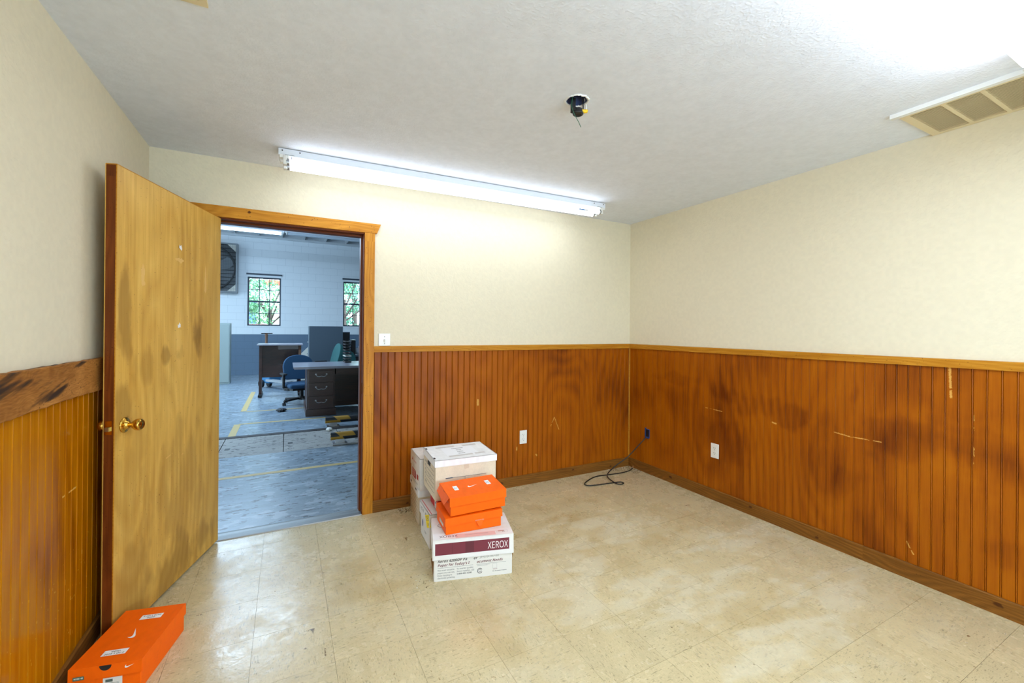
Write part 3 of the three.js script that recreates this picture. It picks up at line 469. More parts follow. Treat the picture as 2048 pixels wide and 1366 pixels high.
{ // copier paper box, large front print
  const b = carton('copier_paper_box', 'white copier paper box with maroon band, two orange boxes on top', { x: -2.124, z: 0.981, yaw: -15.454 }, 0.444, 0.28, 0.225, M.carton, M.carton, { lh: 0.108, lw: 0.012, flare: 0.02 });
  const F = 0.0008;
  flat('lid_print', 0.43, 0.1, prn(1100, 256, (g, w, h) => { g.fillStyle = '#e9e6e2'; g.fillRect(0, 0, w, h); g.fillStyle = '#772a38'; g.fillRect(14, 34, w - 60, 160); g.fillStyle = 'rgba(60,20,30,.35)'; g.fillRect(250, 34, 6, 160); g.fillRect(430, 34, 120, 160); g.fillStyle = '#efe9e4'; g.font = '132px sans-serif'; g.fillText('XEROX', 745, 166, 290); }), b.lid, [0, -0.056, b.d / 2 + 0.0022], [-0.02, 0, 0]);
  flat('front_print', 0.424, 0.124, prn(1100, 320, (g, w, h) => {
    g.fillStyle = '#e4e0d8'; g.fillRect(0, 0, w, h);
    lines(g, [['Xerox 4200DP Pa', 40, 62, 'italic bold 52px sans-serif', '#2c2628', 420], ['er', 545, 62, 'italic bold 52px sans-serif', '#2c2628'], ['Paper for Today\u2019s I', 40, 118, 'italic bold 50px sans-serif', '#5c1c24', 500], ['ocument Needs', 590, 118, 'italic bold 50px sans-serif', '#5c1c24', 430], ['The most versatile', 42, 180, '27px serif', '#333'], ['paper you can use,', 42, 216, '27px serif', '#333'], ['from copying to', 42, 252, '27px serif', '#333'], ['electronic printing.', 42, 288, '27px serif', '#333'], ['To reorder quality', 310, 180, '27px serif', '#333'], ['Xerox supplies, call', 310, 216, '27px serif', '#333'], ['1-800-822-2200', 310, 252, 'bold 30px serif', '#222'], ['The Document Company', 820, 262, 'bold 17px serif', '#222'], ['XEROX', 826, 236, '20px serif', '#7a3a3a']]);
    g.fillStyle = '#555'; g.fillRect(42, 136, 500, 3); g.fillRect(590, 136, 430, 3); g.fillRect(600, 150, 180, 2); g.fillRect(600, 160, 150, 2);
    g.strokeStyle = '#333'; g.lineWidth = 8; g.beginPath(); g.arc(640, 232, 34, 0.5, 5.8); g.stroke(); g.lineWidth = 5; g.beginPath(); g.arc(640, 232, 18, 0, 7); g.stroke(); g.strokeStyle = '#999'; g.lineWidth = 2; g.strokeRect(826, 150, 60, 66);
    g.strokeStyle = '#8a8a8a'; g.lineWidth = 2; g.font = 'italic 44px sans-serif'; g.strokeText('JE-079-707-56', 640, 52, 330);
  }), b.t, [0, 0.062, b.d / 2 - 0.006 + 0.0012]);
  flat('top_print', 0.436, 0.07, prn(1100, 180, (g, w, h) => { g.fillStyle = '#e8e4e2'; g.fillRect(0, 0, w, h); g.fillStyle = 'rgba(226,150,140,.45)'; g.fillRect(300, 60, 560, 110); g.save(); g.translate(330, 90); g.rotate(Math.PI); g.font = '84px sans-serif'; g.fillStyle = '#54202a'; g.fillText('XEROX', 0, 20, 290); g.restore(); g.fillStyle = '#444'; g.fillRect(430, 96, 330, 4); g.font = 'italic 40px serif'; g.fillText('Jx', 960, 110); g.fillStyle = '#a85c30'; g.fillRect(900, 70, 90, 16); g.strokeStyle = '#445'; g.strokeRect(880, 50, 160, 70); }), b.lid, [0, F, b.d / 2 - 0.037], UPF);
  part('pen_mark', tube([[-0.17, 0.001, -0.06], [-0.19, 0.001, -0.03], [-0.175, 0.001, -0.01], [-0.15, 0.001, -0.012]], 0.0008, 20, 4), M.slot, b.lid); part('pen_mark', tube([[-0.14, 0.001, 0.03], [-0.155, 0.001, 0.05], [-0.14, 0.001, 0.075], [-0.125, 0.001, 0.07]], 0.0008, 20, 4), M.slot, b.lid);
  for (const s of [-1, 1]) part('crumple', new THREE.ConeGeometry(0.05, 0.09, 4, 1).scale(0.25, 1, 0.6).rotateZ(Math.PI).translate(s * (b.w / 2 - 0.004), 0.06, b.d / 2 - 0.045), M.kraft, b.t, 'brown torn cardboard flap');
}
{ // white carton with yellow tag
  const b = carton('white_paper_box', 'white carton with handwriting and a yellow tag under the record boxes', { x: -2.065, z: 0.605, yaw: -3.4 }, 0.445, 0.262, 0.218, M.carton, M.carton, { lh: 0.075, lw: 0.014, lidYaw: 0.02 });
  flat('lid_print', 0.25, 0.07, prn(512, 150, (g, w, h) => { g.fillStyle = '#e6e4e2'; g.fillRect(0, 0, w, h); g.fillStyle = '#33364a'; g.font = 'italic 64px sans-serif'; g.fillText('1/02 N', 40, 80); g.font = 'bold 70px sans-serif'; g.fillText('83', 300, 90); }), b.lid, [-b.w / 2 - 0.0012, -0.038, 0], [0, -Math.PI / 2, 0]);
  flat('yellow_tag', 0.055, 0.075, prn(110, 150, (g, w, h) => { g.fillStyle = '#f2d900'; g.fillRect(0, 0, w, h); g.strokeStyle = '#555'; g.lineWidth = 4; g.strokeRect(16, 16, 70, 50); g.beginPath(); g.moveTo(26, 24); g.lineTo(76, 60); g.moveTo(30, 56); g.lineTo(72, 26); g.stroke(); g.fillStyle = '#6a5a00'; g.font = 'bold 34px sans-serif'; g.fillText('21', 30, 124); }), b.lid, [-b.w / 2 - 0.004, -0.045, 0.108], [0, -Math.PI / 2 + 0.25, 0.35], 'yellow paper tag');
  flat('side_print', 0.2, 0.09, prn(400, 180, (g, w, h) => { g.fillStyle = '#e2dfda'; g.fillRect(0, 0, w, h); g.fillStyle = '#2b3a78'; g.beginPath(); g.ellipse(70, 60, 28, 48, 0, 0, 7); g.fill(); g.fillStyle = '#555'; g.font = 'bold 40px sans-serif'; g.fillText('COPY', 170, 140); }), b.t, [-b.w / 2 + 0.006, 0.075, 0.0], [0, -Math.PI / 2, 0]);
  part('pink_stripe', box(-b.w / 2 + 0.012, -b.w / 2 + 0.018, 0, 0.0006, -0.12, 0.12), std({ color: srgb(220, 130, 130), roughness: 0.7 }), b.lid);
}
const formLines = (red) => prn(512, 300, (g, w, h) => { g.fillStyle = red ? '#e8e2da' : '#ded0b6'; g.fillRect(0, 0, w, h); g.strokeStyle = '#4a4238'; g.lineWidth = 4; g.font = 'bold 22px sans-serif'; for (let i = 0; i < 6; i++) { const y = 40 + i * 46; g.beginPath(); g.moveTo(40, y); g.lineTo(w - 40, y); g.stroke(); g.fillStyle = '#3a342c'; g.fillText(['CONTENTS', 'DEPT.', 'DATE', 'FROM', 'TO', 'DESTROY'][i], 44, y - 8); } if (!red) { g.lineWidth = 3; g.beginPath(); g.moveTo(180, 150); g.bezierCurveTo(220, 90, 240, 210, 290, 130); g.bezierCurveTo(320, 110, 330, 190, 380, 150); g.stroke(); } });
{ // record box on the floor against the wall
  const b = carton('record_storage_box', 'cream record storage box on the floor against the panelling', { x: -2.085, z: 0.214, yaw: -4.97 }, 0.33, 0.338, 0.248, M.cream, M.lidWhite, { lh: 0.055, lw: 0.008 });
  flat('side_print', 0.3, 0.17, formLines(false), b.t, [-b.w / 2 + 0.0028, 0.1, 0], [0, -Math.PI / 2, 0]);
  for (const z of [0.06, -0.13]) part('lid_slot', box(-b.w / 2 - 0.0008, -b.w / 2, -0.03, -0.018, z, z + 0.035), M.slot, b.lid);
}
{
  const b = carton('red_print_box', 'white lidded box with red panel on top of the wall-side record box', { x: -2.095, z: 0.268, y: 0.248, yaw: -2.6 }, 0.33, 0.29, 0.223, M.carton, M.carton, { lh: 0.105, lw: 0.008 });
  flat('side_print', 0.27, 0.12, prn(540, 240, (g, w, h) => { g.fillStyle = '#e6e2dc'; g.fillRect(0, 0, w, h); g.fillStyle = '#a8261e'; g.fillRect(60, 40, 250, 120); g.fillRect(350, 60, 110, 70); g.fillStyle = '#eee'; for (let i = 0; i < 4; i++) g.fillRect(76, 56 + i * 26, 210 - i * 20, 7); g.fillStyle = '#777'; g.fillRect(60, 186, 380, 6); g.fillRect(60, 206, 300, 6); }), b.t, [-b.w / 2 + 0.0028, 0.063, 0], [0, -Math.PI / 2, 0]);
  flat('lid_print', 0.22, 0.07, prn(440, 140, (g, w, h) => { g.fillStyle = '#e9e5df'; g.fillRect(0, 0, w, h); g.fillStyle = '#a8261e'; g.beginPath(); g.moveTo(40, 90); g.lineTo(80, 30); g.lineTo(100, 90); g.fill(); g.font = 'italic 44px serif'; g.fillText('Laserjet', 140, 90, 220); }), b.lid, [-b.w / 2 - 0.0012, -0.052, 0], [0, -Math.PI / 2, 0]);
}
{ // old records box on top
  const y = 0.306, b = carton('old_records_box', 'tall lidded records box with printed sheet on its white lid, topmost', { x: -2.057, z: 0.604, y, yaw: -3.94 }, 0.407, 0.334, 0.25, M.cream, M.lidWhite, { lh: 0.042, lw: 0.009 });
  flat('lid_sheet', 0.21, 0.19, prn(420, 380, (g, w, h) => { g.fillStyle = '#f4f5f8'; g.fillRect(0, 0, w, h); g.fillStyle = '#22242a'; g.textAlign = 'center'; g.font = 'bold 36px sans-serif'; ['GESO', 'VERY', 'OLD', 'RECORDS'].forEach((s, i) => g.fillText(s, w / 2, 88 + i * 78)); }), b.lid, [0.0, 0.0008, 0.005], [-Math.PI / 2, 0, Math.PI], 'printed sheet taped to the lid');
  for (const [x, z, w] of [[-0.07, -0.105, 0.13], [0.1, -0.105, 0.1], [-0.02, 0.108, 0.16], [0.11, 0.1, 0.07]]) flat('tape_strip', w, 0.028, M.tape, b.lid, [x, 0.0014, z], [-Math.PI / 2, 0, 0.04]);
  flat('tape_strip', 0.03, 0.03, M.tape, b.t, [0.0, b.h - 0.055, b.d / 2 - 0.0025], [0.1, 0, 0.2]);
  flat('side_print', 0.29, 0.17, formLines(false), b.t, [-b.w / 2 + 0.0032, 0.11, 0.005], [0, -Math.PI / 2, 0]);
  part('hand_hole', box(-b.w / 2 + 0.001, -b.w / 2 + 0.0042, 0.178, 0.2, -0.035, 0.035), M.slot, b.t);
  part('front_line', [box(-0.135, -0.09, 0.13, 0.136, 0, 0.0006), box(-0.09, 0.13, 0.1315, 0.1335, 0, 0.0006), box(-0.011, -0.009, 0.1, 0.132, 0, 0.0006)].map((g) => g.translate(0, 0, b.d / 2 - 0.0042)), std({ color: srgb(90, 96, 104), roughness: 0.8 }), b.t);
  for (const z of [-0.13, 0.1]) part('lid_slot', box(-b.w / 2 + 0.004, -b.w / 2 + 0.015, 0, 0.0006, z, z + 0.03), M.slot, b.lid);
}
function shoeBox(name, label, p, w, d, h, mats, o = {}) {
  const b = carton(name, label, p, w, d, h, mats[0], mats[1], { lh: o.lh ?? 0.05, lw: 0.009, flare: o.flare ?? 0.03, tilt: o.tilt }, 'shoe box');
  return b;
}
const sizeLabel = prn(160, 120, (g, w, h) => { g.fillStyle = '#e4e2da'; g.fillRect(0, 0, w, h); g.fillStyle = '#50605a'; g.fillRect(20, 18, 60, 30); for (let i = 0; i < 4; i++) g.fillRect(20, 60 + i * 13, 110, 4); });
const smallTag = prn(120, 60, (g, w, h) => { g.fillStyle = '#eef0f4'; g.fillRect(0, 0, w, h); g.textAlign = 'center'; lines(g, [['GESO', 60, 26, 'bold 20px sans-serif', '#445a78'], ['2018', 60, 50, 'bold 20px sans-serif', '#445a78']]); });
{ // hidden red box between the white carton and the record box
  const b = shoeBox('red_shoe_box', 'dark red shoe box squeezed under the old records box', { x: -2.075, z: 0.632, y: 0.2185, yaw: -4 }, 0.32, 0.225, 0.087, [M.red, M.red], { lh: 0.03, flare: 0 });
  flat('size_label', 0.07, 0.045, sizeLabel, b.t, [-b.w / 2 + 0.0036, 0.03, 0.05], [0, -Math.PI / 2, 0]);
}
const maxU = M.orange;
{
  const b = shoeBox('orange_shoe_box', 'orange shoe box with a taped torn lid on the copier paper box', { x: -2.122, z: 0.938, y: 0.2262, yaw: -5.2 }, 0.335, 0.228, 0.094, [M.orange, M.orange], { tilt: [0.02, 0, 0.022], lh: 0.042, flare: 0.05 });
  b.lid.position.y = b.h + 0.003;
  flat('size_label', 0.09, 0.045, sizeLabel, b.t, [-b.w / 2 + 0.0036, 0.045, 0.01], [0, -Math.PI / 2, 0]);
  part('torn_flap', new THREE.ShapeGeometry(new THREE.Shape([[-0.022, 0], [0.02, 0.004], [0.012, -0.026], [-0.006, -0.03]].map((a) => new THREE.Vector2(...a)))).rotateX(-0.25).translate(0.03, 0.055, b.d / 2 + 0.004), M.orange, b.t); part('torn_edge', box(0.005, 0.055, 0.053, 0.06, b.d / 2 + 0.001, b.d / 2 + 0.003), M.tape, b.t);
  const b2 = shoeBox('orange_shoe_box', 'orange shoe box with two paper tags, upper of the stacked pair', { x: -2.098, z: 0.936, y: 0.334, yaw: -3.6 }, 0.337, 0.23, 0.104, [M.orange, M.orange], { lh: 0.048, flare: 0.04 });
  b2.t.rotation.set(0.05, -3.6 * deg, 0.026, 'YXZ');
  for (const s of [-1, 1]) flat('paper_tag', 0.026, 0.06, prn(60, 130, (g, w, h) => { g.fillStyle = '#eef0f4'; g.fillRect(0, 0, w, h); g.save(); g.translate(30, 65); g.rotate(-Math.PI / 2); g.textAlign = 'center'; g.font = 'bold 18px sans-serif'; g.fillStyle = '#45608a'; g.fillText('GESO', 0, -6); g.fillText('2018', 0, 16); g.restore(); }), b2.lid, [s * 0.1, 0.0009, -0.01 + s * -0.004], [-Math.PI / 2, 0, 0]);
  const sw = part('swoosh_print', mark.clone().scale(0.062, 0.062, 1), M.paper, b2.lid, 'white curved tick mark'); sw.rotation.set(-Math.PI / 2, 0, 0); sw.position.set(0.002, 0.0009, 0);
  const s2 = part('swoosh_print', mark.clone().scale(0.022, 0.022, 1), M.paper, b2.lid, 'small white curved tick mark'); s2.rotation.set(0, -Math.PI / 2, 0); s2.position.set(-b2.w / 2 - 0.003, -0.03, 0.085);
  part('finger_hole', new THREE.CircleGeometry(0.014, 20, Math.PI, Math.PI).rotateY(-Math.PI / 2).translate(-b2.w / 2 - 0.0025, -0.002, 0), M.slot, b2.lid);
  part('side_flap', new THREE.ShapeGeometry(new THREE.Shape([[-0.1, 0], [0.1, 0], [0.08, -0.05], [-0.1, -0.04]].map((a) => new THREE.Vector2(...a)))).rotateY(-Math.PI / 2).rotateZ(-0.5).translate(-b2.w / 2 - 0.001, -0.001, 0), M.orange, b2.lid, 'lid flap popped outwards');
  part('blue_sticker', cyl(0.009, 0.009, 0.001, 0, 0, 0, 'x', 16).translate(-b2.w / 2 - 0.012, -0.028, -0.08), std({ color: srgb(80, 150, 170), roughness: 0.4 }), b2.lid);

  const c = shoeBox('orange_shoe_box', 'orange shoe box with two white labels on the floor by the door edge', { x: -3.618, z: 1.034, yaw: -13.316 }, 0.226, 0.337, 0.117, [M.orange, M.orange], { lh: 0.045, flare: 0.03 });
  const lab = (rot) => prn(260, 120, (g, w, h) => { g.fillStyle = '#f2f1ee'; g.fillRect(0, 0, w, h); g.textAlign = 'center'; g.fillStyle = '#3a3c40'; g.font = 'bold 40px sans-serif'; g.fillText('GESO', 130, 52); g.fillText('2018 1 OF 2', 130, 100); });
  flat('white_label', 0.078, 0.03, lab(), c.lid, [-0.005, 0.0009, 0.105], [-Math.PI / 2, 0, 0.0]); flat('white_label', 0.078, 0.03, lab(), c.lid, [0.015, 0.0009, -0.1], [-Math.PI / 2, 0, Math.PI]);
  const s3 = part('swoosh_print', mark.clone().scale(0.062, 0.062, 1), M.paper, c.lid, 'white curved tick mark'); s3.rotation.set(-Math.PI / 2, 0, Math.PI / 2); s3.position.set(0.005, 0.0009, 0.0);
  const s4 = part('swoosh_print', mark.clone().scale(0.03, 0.03, 1), M.paper, c.lid, 'small white curved tick mark'); s4.position.set(0.075, -0.016, c.d / 2 + 0.0015);
  part('finger_hole', new THREE.CircleGeometry(0.019, 24, Math.PI, Math.PI).translate(-0.0, -0.0012, c.d / 2 + 0.001), M.slot, c.lid, 'half-round finger hole');
  flat('width_sticker', 0.034, 0.013, prn(140, 54, (g, w, h) => { g.fillStyle = '#4e6a56'; g.fillRect(0, 0, w, h); g.fillStyle = '#f2f2ee'; g.font = 'bold 30px sans-serif'; g.fillText('WIDE 4E', 12, 38, 116); }), c.lid, [-0.08, -0.034, c.d / 2 + 0.003], [-0.03, 0, 0]);
  flat('size_label', 0.06, 0.04, sizeLabel, c.t, [0.02, 0.045, c.d / 2 - 0.0042]);
}

// ------------------------------------------------------------------ workshop shell
const shopFloor = set('floor_001', 'worn blue-grey painted concrete workshop floor', 'floor');
part('slab', [box(SHOP_L - 0.2, SHOP_R + 0.2, -0.15, -0.001, -2.03, -WT - 0.0), box(SHOP_L - 0.2, SHOP_R + 0.2, -0.15, -0.001, SHOP_Z - 0.2, -3.03), box(DOOR_L - 0.01, DOOR_R + 0.01, -0.15, -0.002, -WT, -0.02)], M.shopFloor, shopFloor);
part('trench_base', box(SHOP_L - 0.2, SHOP_R + 0.2, -0.15, -0.03, -3.03, -2.03), M.steelDark, shopFloor);
for (let x = -3.723 - 0.623 * 3; x < 1; x += 0.623) {
  part('trench_plate', box(x + 0.004, x + 0.619, -0.03, -0.001, -2.925, -2.032), M.concrete, shopFloor);
  part('lifting_hole', box(x + 0.045, x + 0.095, -0.02, 0.0005, -2.44, -2.37), M.black, shopFloor);
}
part('steel_edge', box(SHOP_L, SHOP_R, -0.03, 0.004, -3.03, -2.93), M.steelDark, shopFloor);
const lineAt = (x0, x1, z0, z1) => part('painted_line', box(x0, x1, -0.001, 0.0006, z0, z1), M.paintYellow, shopFloor);
lineAt(-5, 1, -1.35, -1.29); lineAt(-3.66, 1, -3.83, -3.77); lineAt(-3.64, 1, -4.83, -4.78); lineAt(-3.715, -3.635, -3.79, -3.03); lineAt(-3.725, -3.645, -7.22, -4.85);
// far wall of blocks with two window openings
const WIN = [[-4.076, -3.238, 1.41, 2.805], [-1.522, -0.684, 1.42, 2.815]];
const wallFar = set('wall_far', 'painted concrete block wall, white above blue-grey', 'wall');
{
  const inWin = (x, y) => WIN.some((w) => x > w[0] && x < w[1] && y > w[2] && y < w[3]);
  // backing with openings, set behind the block faces
  const piece = (x0, x1, y0, y1, m) => part('backing', box(x0, x1, y0, y1, SHOP_Z - 0.2, SHOP_Z - 0.004), m, wallFar);
  const xs = [SHOP_L - 0.2, WIN[0][0], WIN[0][1], WIN[1][0], WIN[1][1], SHOP_R + 0.2];
  for (let i = 0; i < 5; i++) { const w = i === 1 ? WIN[0] : i === 3 ? WIN[1] : null; piece(xs[i], xs[i + 1], -0.15, 1.16, M.mortarGrey); if (w) { piece(xs[i], xs[i + 1], 1.16, w[2], M.mortar); piece(xs[i], xs[i + 1], w[3], SHOP_H, M.mortar); } else piece(xs[i], xs[i + 1], 1.16, SHOP_H, M.mortar); }
  const BH = 0.2032, BL = 0.4064, j = 0.0022, rest = [[], []];
  for (let r = -6; r < 14; r++) {
    const y0 = Math.max(0, 1.16 + r * BH), y1 = 1.16 + (r + 1) * BH; if (y1 < 0.02) continue;
    for (let k = -24; k < 9; k++) {
      let a = k * BL + (r & 1 ? BL / 2 : 0) + 0.13, b = a + BL; b = Math.min(b, SHOP_R); a = Math.max(a, SHOP_L); if (b - a < 0.02) continue; const far = b < -5.3 || a > -0.35;
      const pieces = [[a, b, y0, y1]];
      for (const w of WIN) for (let q = pieces.length - 1; q >= 0; q--) { // cut the block round the opening
        const [c, d, e, f] = pieces[q]; if (c >= w[1] || d <= w[0] || e >= w[3] || f <= w[2]) continue; pieces.splice(q, 1);
        if (c < w[0]) pieces.push([c, w[0], e, f]); if (d > w[1]) pieces.push([w[1], d, e, f]); const m0 = Math.max(c, w[0]), m1 = Math.min(d, w[1]); if (e < w[2]) pieces.push([m0, m1, e, w[2]]); if (f > w[3]) pieces.push([m0, m1, w[3], f]);
      }
      const g = pieces.filter((p) => p[1] - p[0] > 0.012 && p[3] - p[2] > 0.012).map(([c, d, e, f]) => box(c + j, d - j, e + j, f - j, SHOP_Z - 0.03, SHOP_Z));
      if (g.length && far) rest[r < 0 ? 1 : 0].push(...g); else if (g.length) part('block', g, r < 0 ? M.shopGrey : M.shopWhite, wallFar);
    }
  }
  rest.forEach((g, i) => { part('block_courses', g, i ? M.shopGrey : M.shopWhite, wallFar).userData.kind = 'stuff'; });
}
const sideWalls = [['wall_left_001', 'far left workshop wall with an open loading door', [[SHOP_L - 0.2, SHOP_L, -0.15, SHOP_H, -11.2, -9.2], [SHOP_L - 0.2, SHOP_L, -0.15, SHOP_H, -4.6, 0], [SHOP_L - 0.2, SHOP_L, 3.4, SHOP_H, -9.2, -4.6]]], ['wall_right_001', 'plain white workshop side wall', [[SHOP_R, SHOP_R + 0.2, -0.15, SHOP_H, -11.2, 0]]], ['wall_back_001', 'white workshop wall around the office', [[SHOP_L, -RW - WT, -0.15, SHOP_H, -WT, 0], [WT, SHOP_R, -0.15, SHOP_H, -WT, 0], [-RW - WT, WT, RH + WT, SHOP_H, -WT, 0]]]];
for (const [n, l, list] of sideWalls) part('plaster', list.map((b) => box(...b)), std({ color: srgb(206, 212, 216), roughness: 0.8 }), set(n, l, 'wall'));
const shopCeil = set('ceiling_001', 'workshop roof deck on white joists', 'ceiling');
part('deck', box(SHOP_L - 0.2, SHOP_R + 0.2, SHOP_H, SHOP_H + 0.2, SHOP_Z - 0.2, 0), M.deck, shopCeil);
for (let k = -4; k < 12; k++) part('joist', box(-4.389 + k * 0.583 - 0.022, -4.389 + k * 0.583 + 0.022, 3.99, SHOP_H, SHOP_Z, -WT), M.joist, shopCeil);
for (const z of [-7.36, -4.5]) part('hanger_rail', box(-6, 0, 3.96, 3.99, z - 0.14, z + 0.14), M.joist, shopCeil);
part('wall_plate', box(SHOP_L, SHOP_R, 3.93, 3.99, SHOP_Z - 0.004, SHOP_Z + 0.06), M.joist, shopCeil);
// windows
WIN.forEach(([x0, x1, y0, y1], i) => {
  const w = set(`window_${i + 1}`, i ? 'dark metal twelve-pane window beside the doorway edge' : 'dark metal twelve-pane window beside the exhaust fan', 'window'), z0 = SHOP_Z - 0.12, z1 = SHOP_Z - 0.07, f = 0.036, ym = (y0 + y1) / 2;
  part('frame', [box(x0, x0 + f, y0, y1, z0, z1), box(x1 - f, x1, y0, y1, z0, z1), box(x0 + f, x1 - f, y1 - f, y1, z0, z1), box(x0 + f, x1 - f, y0, y0 + f, z0, z1), box(x0 + f, x1 - f, ym - 0.022, ym + 0.022, z0, z1 + 0.01)], M.frame, w);
  const px = (x1 - x0 - 2 * f) / 3;
  for (const [a, b] of [[y0 + f, ym - 0.022], [ym + 0.022, y1 - f]]) {
    const c = (a + b) / 2; part('glazing_bar', [box(x0 + f, x1 - f, c - 0.008, c + 0.008, z0 + 0.01, z1 - 0.01), ...[1, 2].map((k) => box(x0 + f + k * px - 0.01, x0 + f + k * px + 0.01, a, b, z0 + 0.01, z1 - 0.01))], M.frame, w);
    for (let k = 0; k < 3; k++) for (const [e, g] of [[a, c - 0.008], [c + 0.008, b]]) part('pane', sheet(px - 0.016, g - e).translate(x0 + f + (k + 0.5) * px, (e + g) / 2, (z0 + z1) / 2), M.glass, w);
  }
  part('lintel', box(x0 - 0.03, x1 + 0.03, y1 + 0.06, y1 + 0.105, SHOP_Z, SHOP_Z + 0.03), M.frame, w); part('head_board', box(x0 - 0.01, x1 + 0.01, y1, y1 + 0.06, SHOP_Z - 0.05, SHOP_Z + 0.012), M.shopWhite, w);
  part('sill', box(x0, x1, y0 - 0.012, y0, SHOP_Z - 0.19, SHOP_Z + 0.012), M.shopWhite, w);
});
// workshop lights
function hang(o, L) { for (const s of [-1, 1]) part('chain', cyl(0.004, 0.004, 0.4595, s * (L / 2 - 0.3), 0.2298, 0, 'y', 6), M.steel, o); }
hang(stripLight('strip_light', 'lit fluorescent strip hanging under the workshop joists', -5.58, -3.14, 3.5, -7.4, false, M.shopTube, SHOP_LIGHT, SHOP_NITS), 2.44);
hang(stripLight('strip_light', 'unlit fluorescent strip hanging under the workshop joists', -3.13, -0.69, 3.5, -7.32, true, M.shopTube, SHOP_LIGHT, SHOP_NITS), 2.44);
hang(stripLight('strip_light', 'lit fluorescent strip in the workshop row nearer the office wall', -5.2, -2.76, 3.5, -4.5, false, M.shopTube, SHOP_LIGHT, SHOP_NITS), 2.44);

// ------------------------------------------------------------------ workshop things
{ // exhaust fan
  const cx = -4.99, cy = 2.998, s = 0.687, f = thing('exhaust_fan', 'square grey exhaust fan with wire guard high on the block wall', 'fan', [cx, cy, SHOP_Z]);
  part('housing', [box(-s, s, s - 0.04, s, 0, 0.2), box(-s, s, -s, -s + 0.04, 0, 0.2), box(-s, -s + 0.04, -s + 0.04, s - 0.04, 0, 0.2), box(s - 0.04, s, -s + 0.04, s - 0.04, 0, 0.2)], M.fanMetal, f);
  part('back', box(-s + 0.03, s - 0.03, -s + 0.03, s - 0.03, 0.001, 0.012), M.fanDark, f);
  for (let y = -0.6; y < 0.62; y += 0.1) part('shutter_slat', box(-s + 0.05, s - 0.05, -0.045, 0.045, -0.004, 0.004).rotateX(-0.35).translate(0, y, 0.045), M.fanMetal, f);
  for (let k = 0; k < 4; k++) { const sh = new THREE.Shape(); sh.moveTo(0.06, -0.05); sh.bezierCurveTo(0.2, -0.16, 0.45, -0.2, 0.58, -0.08); sh.bezierCurveTo(0.62, 0.05, 0.56, 0.16, 0.5, 0.16); sh.bezierCurveTo(0.35, 0.1, 0.2, 0.06, 0.06, 0.05); part('blade', new THREE.ExtrudeGeometry(sh, { depth: 0.004, bevelEnabled: false }).rotateX(0.35).rotateZ(k * Math.PI / 2 + 0.3).translate(0, 0, 0.11), M.fanMetal, f); }
  part('hub', cyl(0.08, 0.08, 0.09, 0, 0, 0.11, 'z', 24), M.fanDark, f); part('rim', new THREE.TorusGeometry(0.62, 0.02, 8, 48).translate(0, 0, 0.12), M.fanDark, f);
  for (const [a, b] of [[1, 1], [1, -1], [-1, 1], [-1, -1]]) part('corner_gusset', new THREE.ExtrudeGeometry(new THREE.Shape([[0, 0], [-0.2 * a, 0], [0, -0.2 * b]].map((q) => new THREE.Vector2(...q))), { depth: 0.004, bevelEnabled: false }).translate(a * (s - 0.04), b * (s - 0.04), 0.185), M.beige, f);
  const wires = []; for (let t = -0.64; t <= 0.641; t += 0.04) { wires.push(box(t - 0.0015, t + 0.0015, -0.65, 0.65, 0.192, 0.195), box(-0.65, 0.65, t - 0.0015, t + 0.0015, 0.195, 0.198)); } part('wire_guard', wires, M.fanDark, f).userData.kind = 'stuff';
}
{ // desk
  const d = thing('wooden_desk', 'dark wooden pedestal desk with three drawers and bail handles', 'desk', [-2.985, 0, -3.93]);
  const X = 1.75, Z = -1.0;
  part('desktop', [box(0, X, 0.744, 0.765, Z, 0), box(0.012, X - 0.012, 0.728, 0.744, Z + 0.012, -0.012)], M.deskTop, d);
  for (const [a, b] of [[0.19, 0.585], [1.165, 1.56]]) {
    const p = part('pedestal', box(a, b, 0.104, 0.728, -0.93, -0.05), M.darkWood, d); part('plinth', box(a - 0.018, b + 0.018, 0, 0.104, -0.95, -0.033), M.darkWood, d);
    for (const [y0, y1] of [[0.525, 0.698], [0.318, 0.512], [0.112, 0.304]]) {
      const dr = part('drawer', rbox(b - a - 0.04, y1 - y0, 0.02, 0.004, (a + b) / 2, (y0 + y1) / 2, -0.044), M.darkWood, d), c = (a + b) / 2, y = (y0 + y1) / 2 + 0.01;
      part('handle', [tube([[c - 0.075, y + 0.02, -0.03], [c - 0.06, y - 0.004, -0.016], [c - 0.03, y - 0.012, -0.014], [c, y - 0.006, -0.014], [c + 0.03, y - 0.012, -0.014], [c + 0.06, y - 0.004, -0.016], [c + 0.075, y + 0.02, -0.03]], 0.005, 24, 6), cyl(0.012, 0.012, 0.006, c - 0.076, y + 0.022, -0.032, 'z', 10), cyl(0.012, 0.012, 0.006, c + 0.076, y + 0.022, -0.032, 'z', 10)], M.steel, dr);
    }
  }
  part('centre_drawer', box(0.6, 1.15, 0.63, 0.728, -0.5, -0.06), M.darkWood, d); part('modesty_panel', box(0.585, 1.165, 0.104, 0.728, -0.75, -0.73), M.darkWood, d); part('kick_rail', box(0.603, 1.147, 0.02, 0.104, -0.76, -0.72), M.darkWood, d);
}
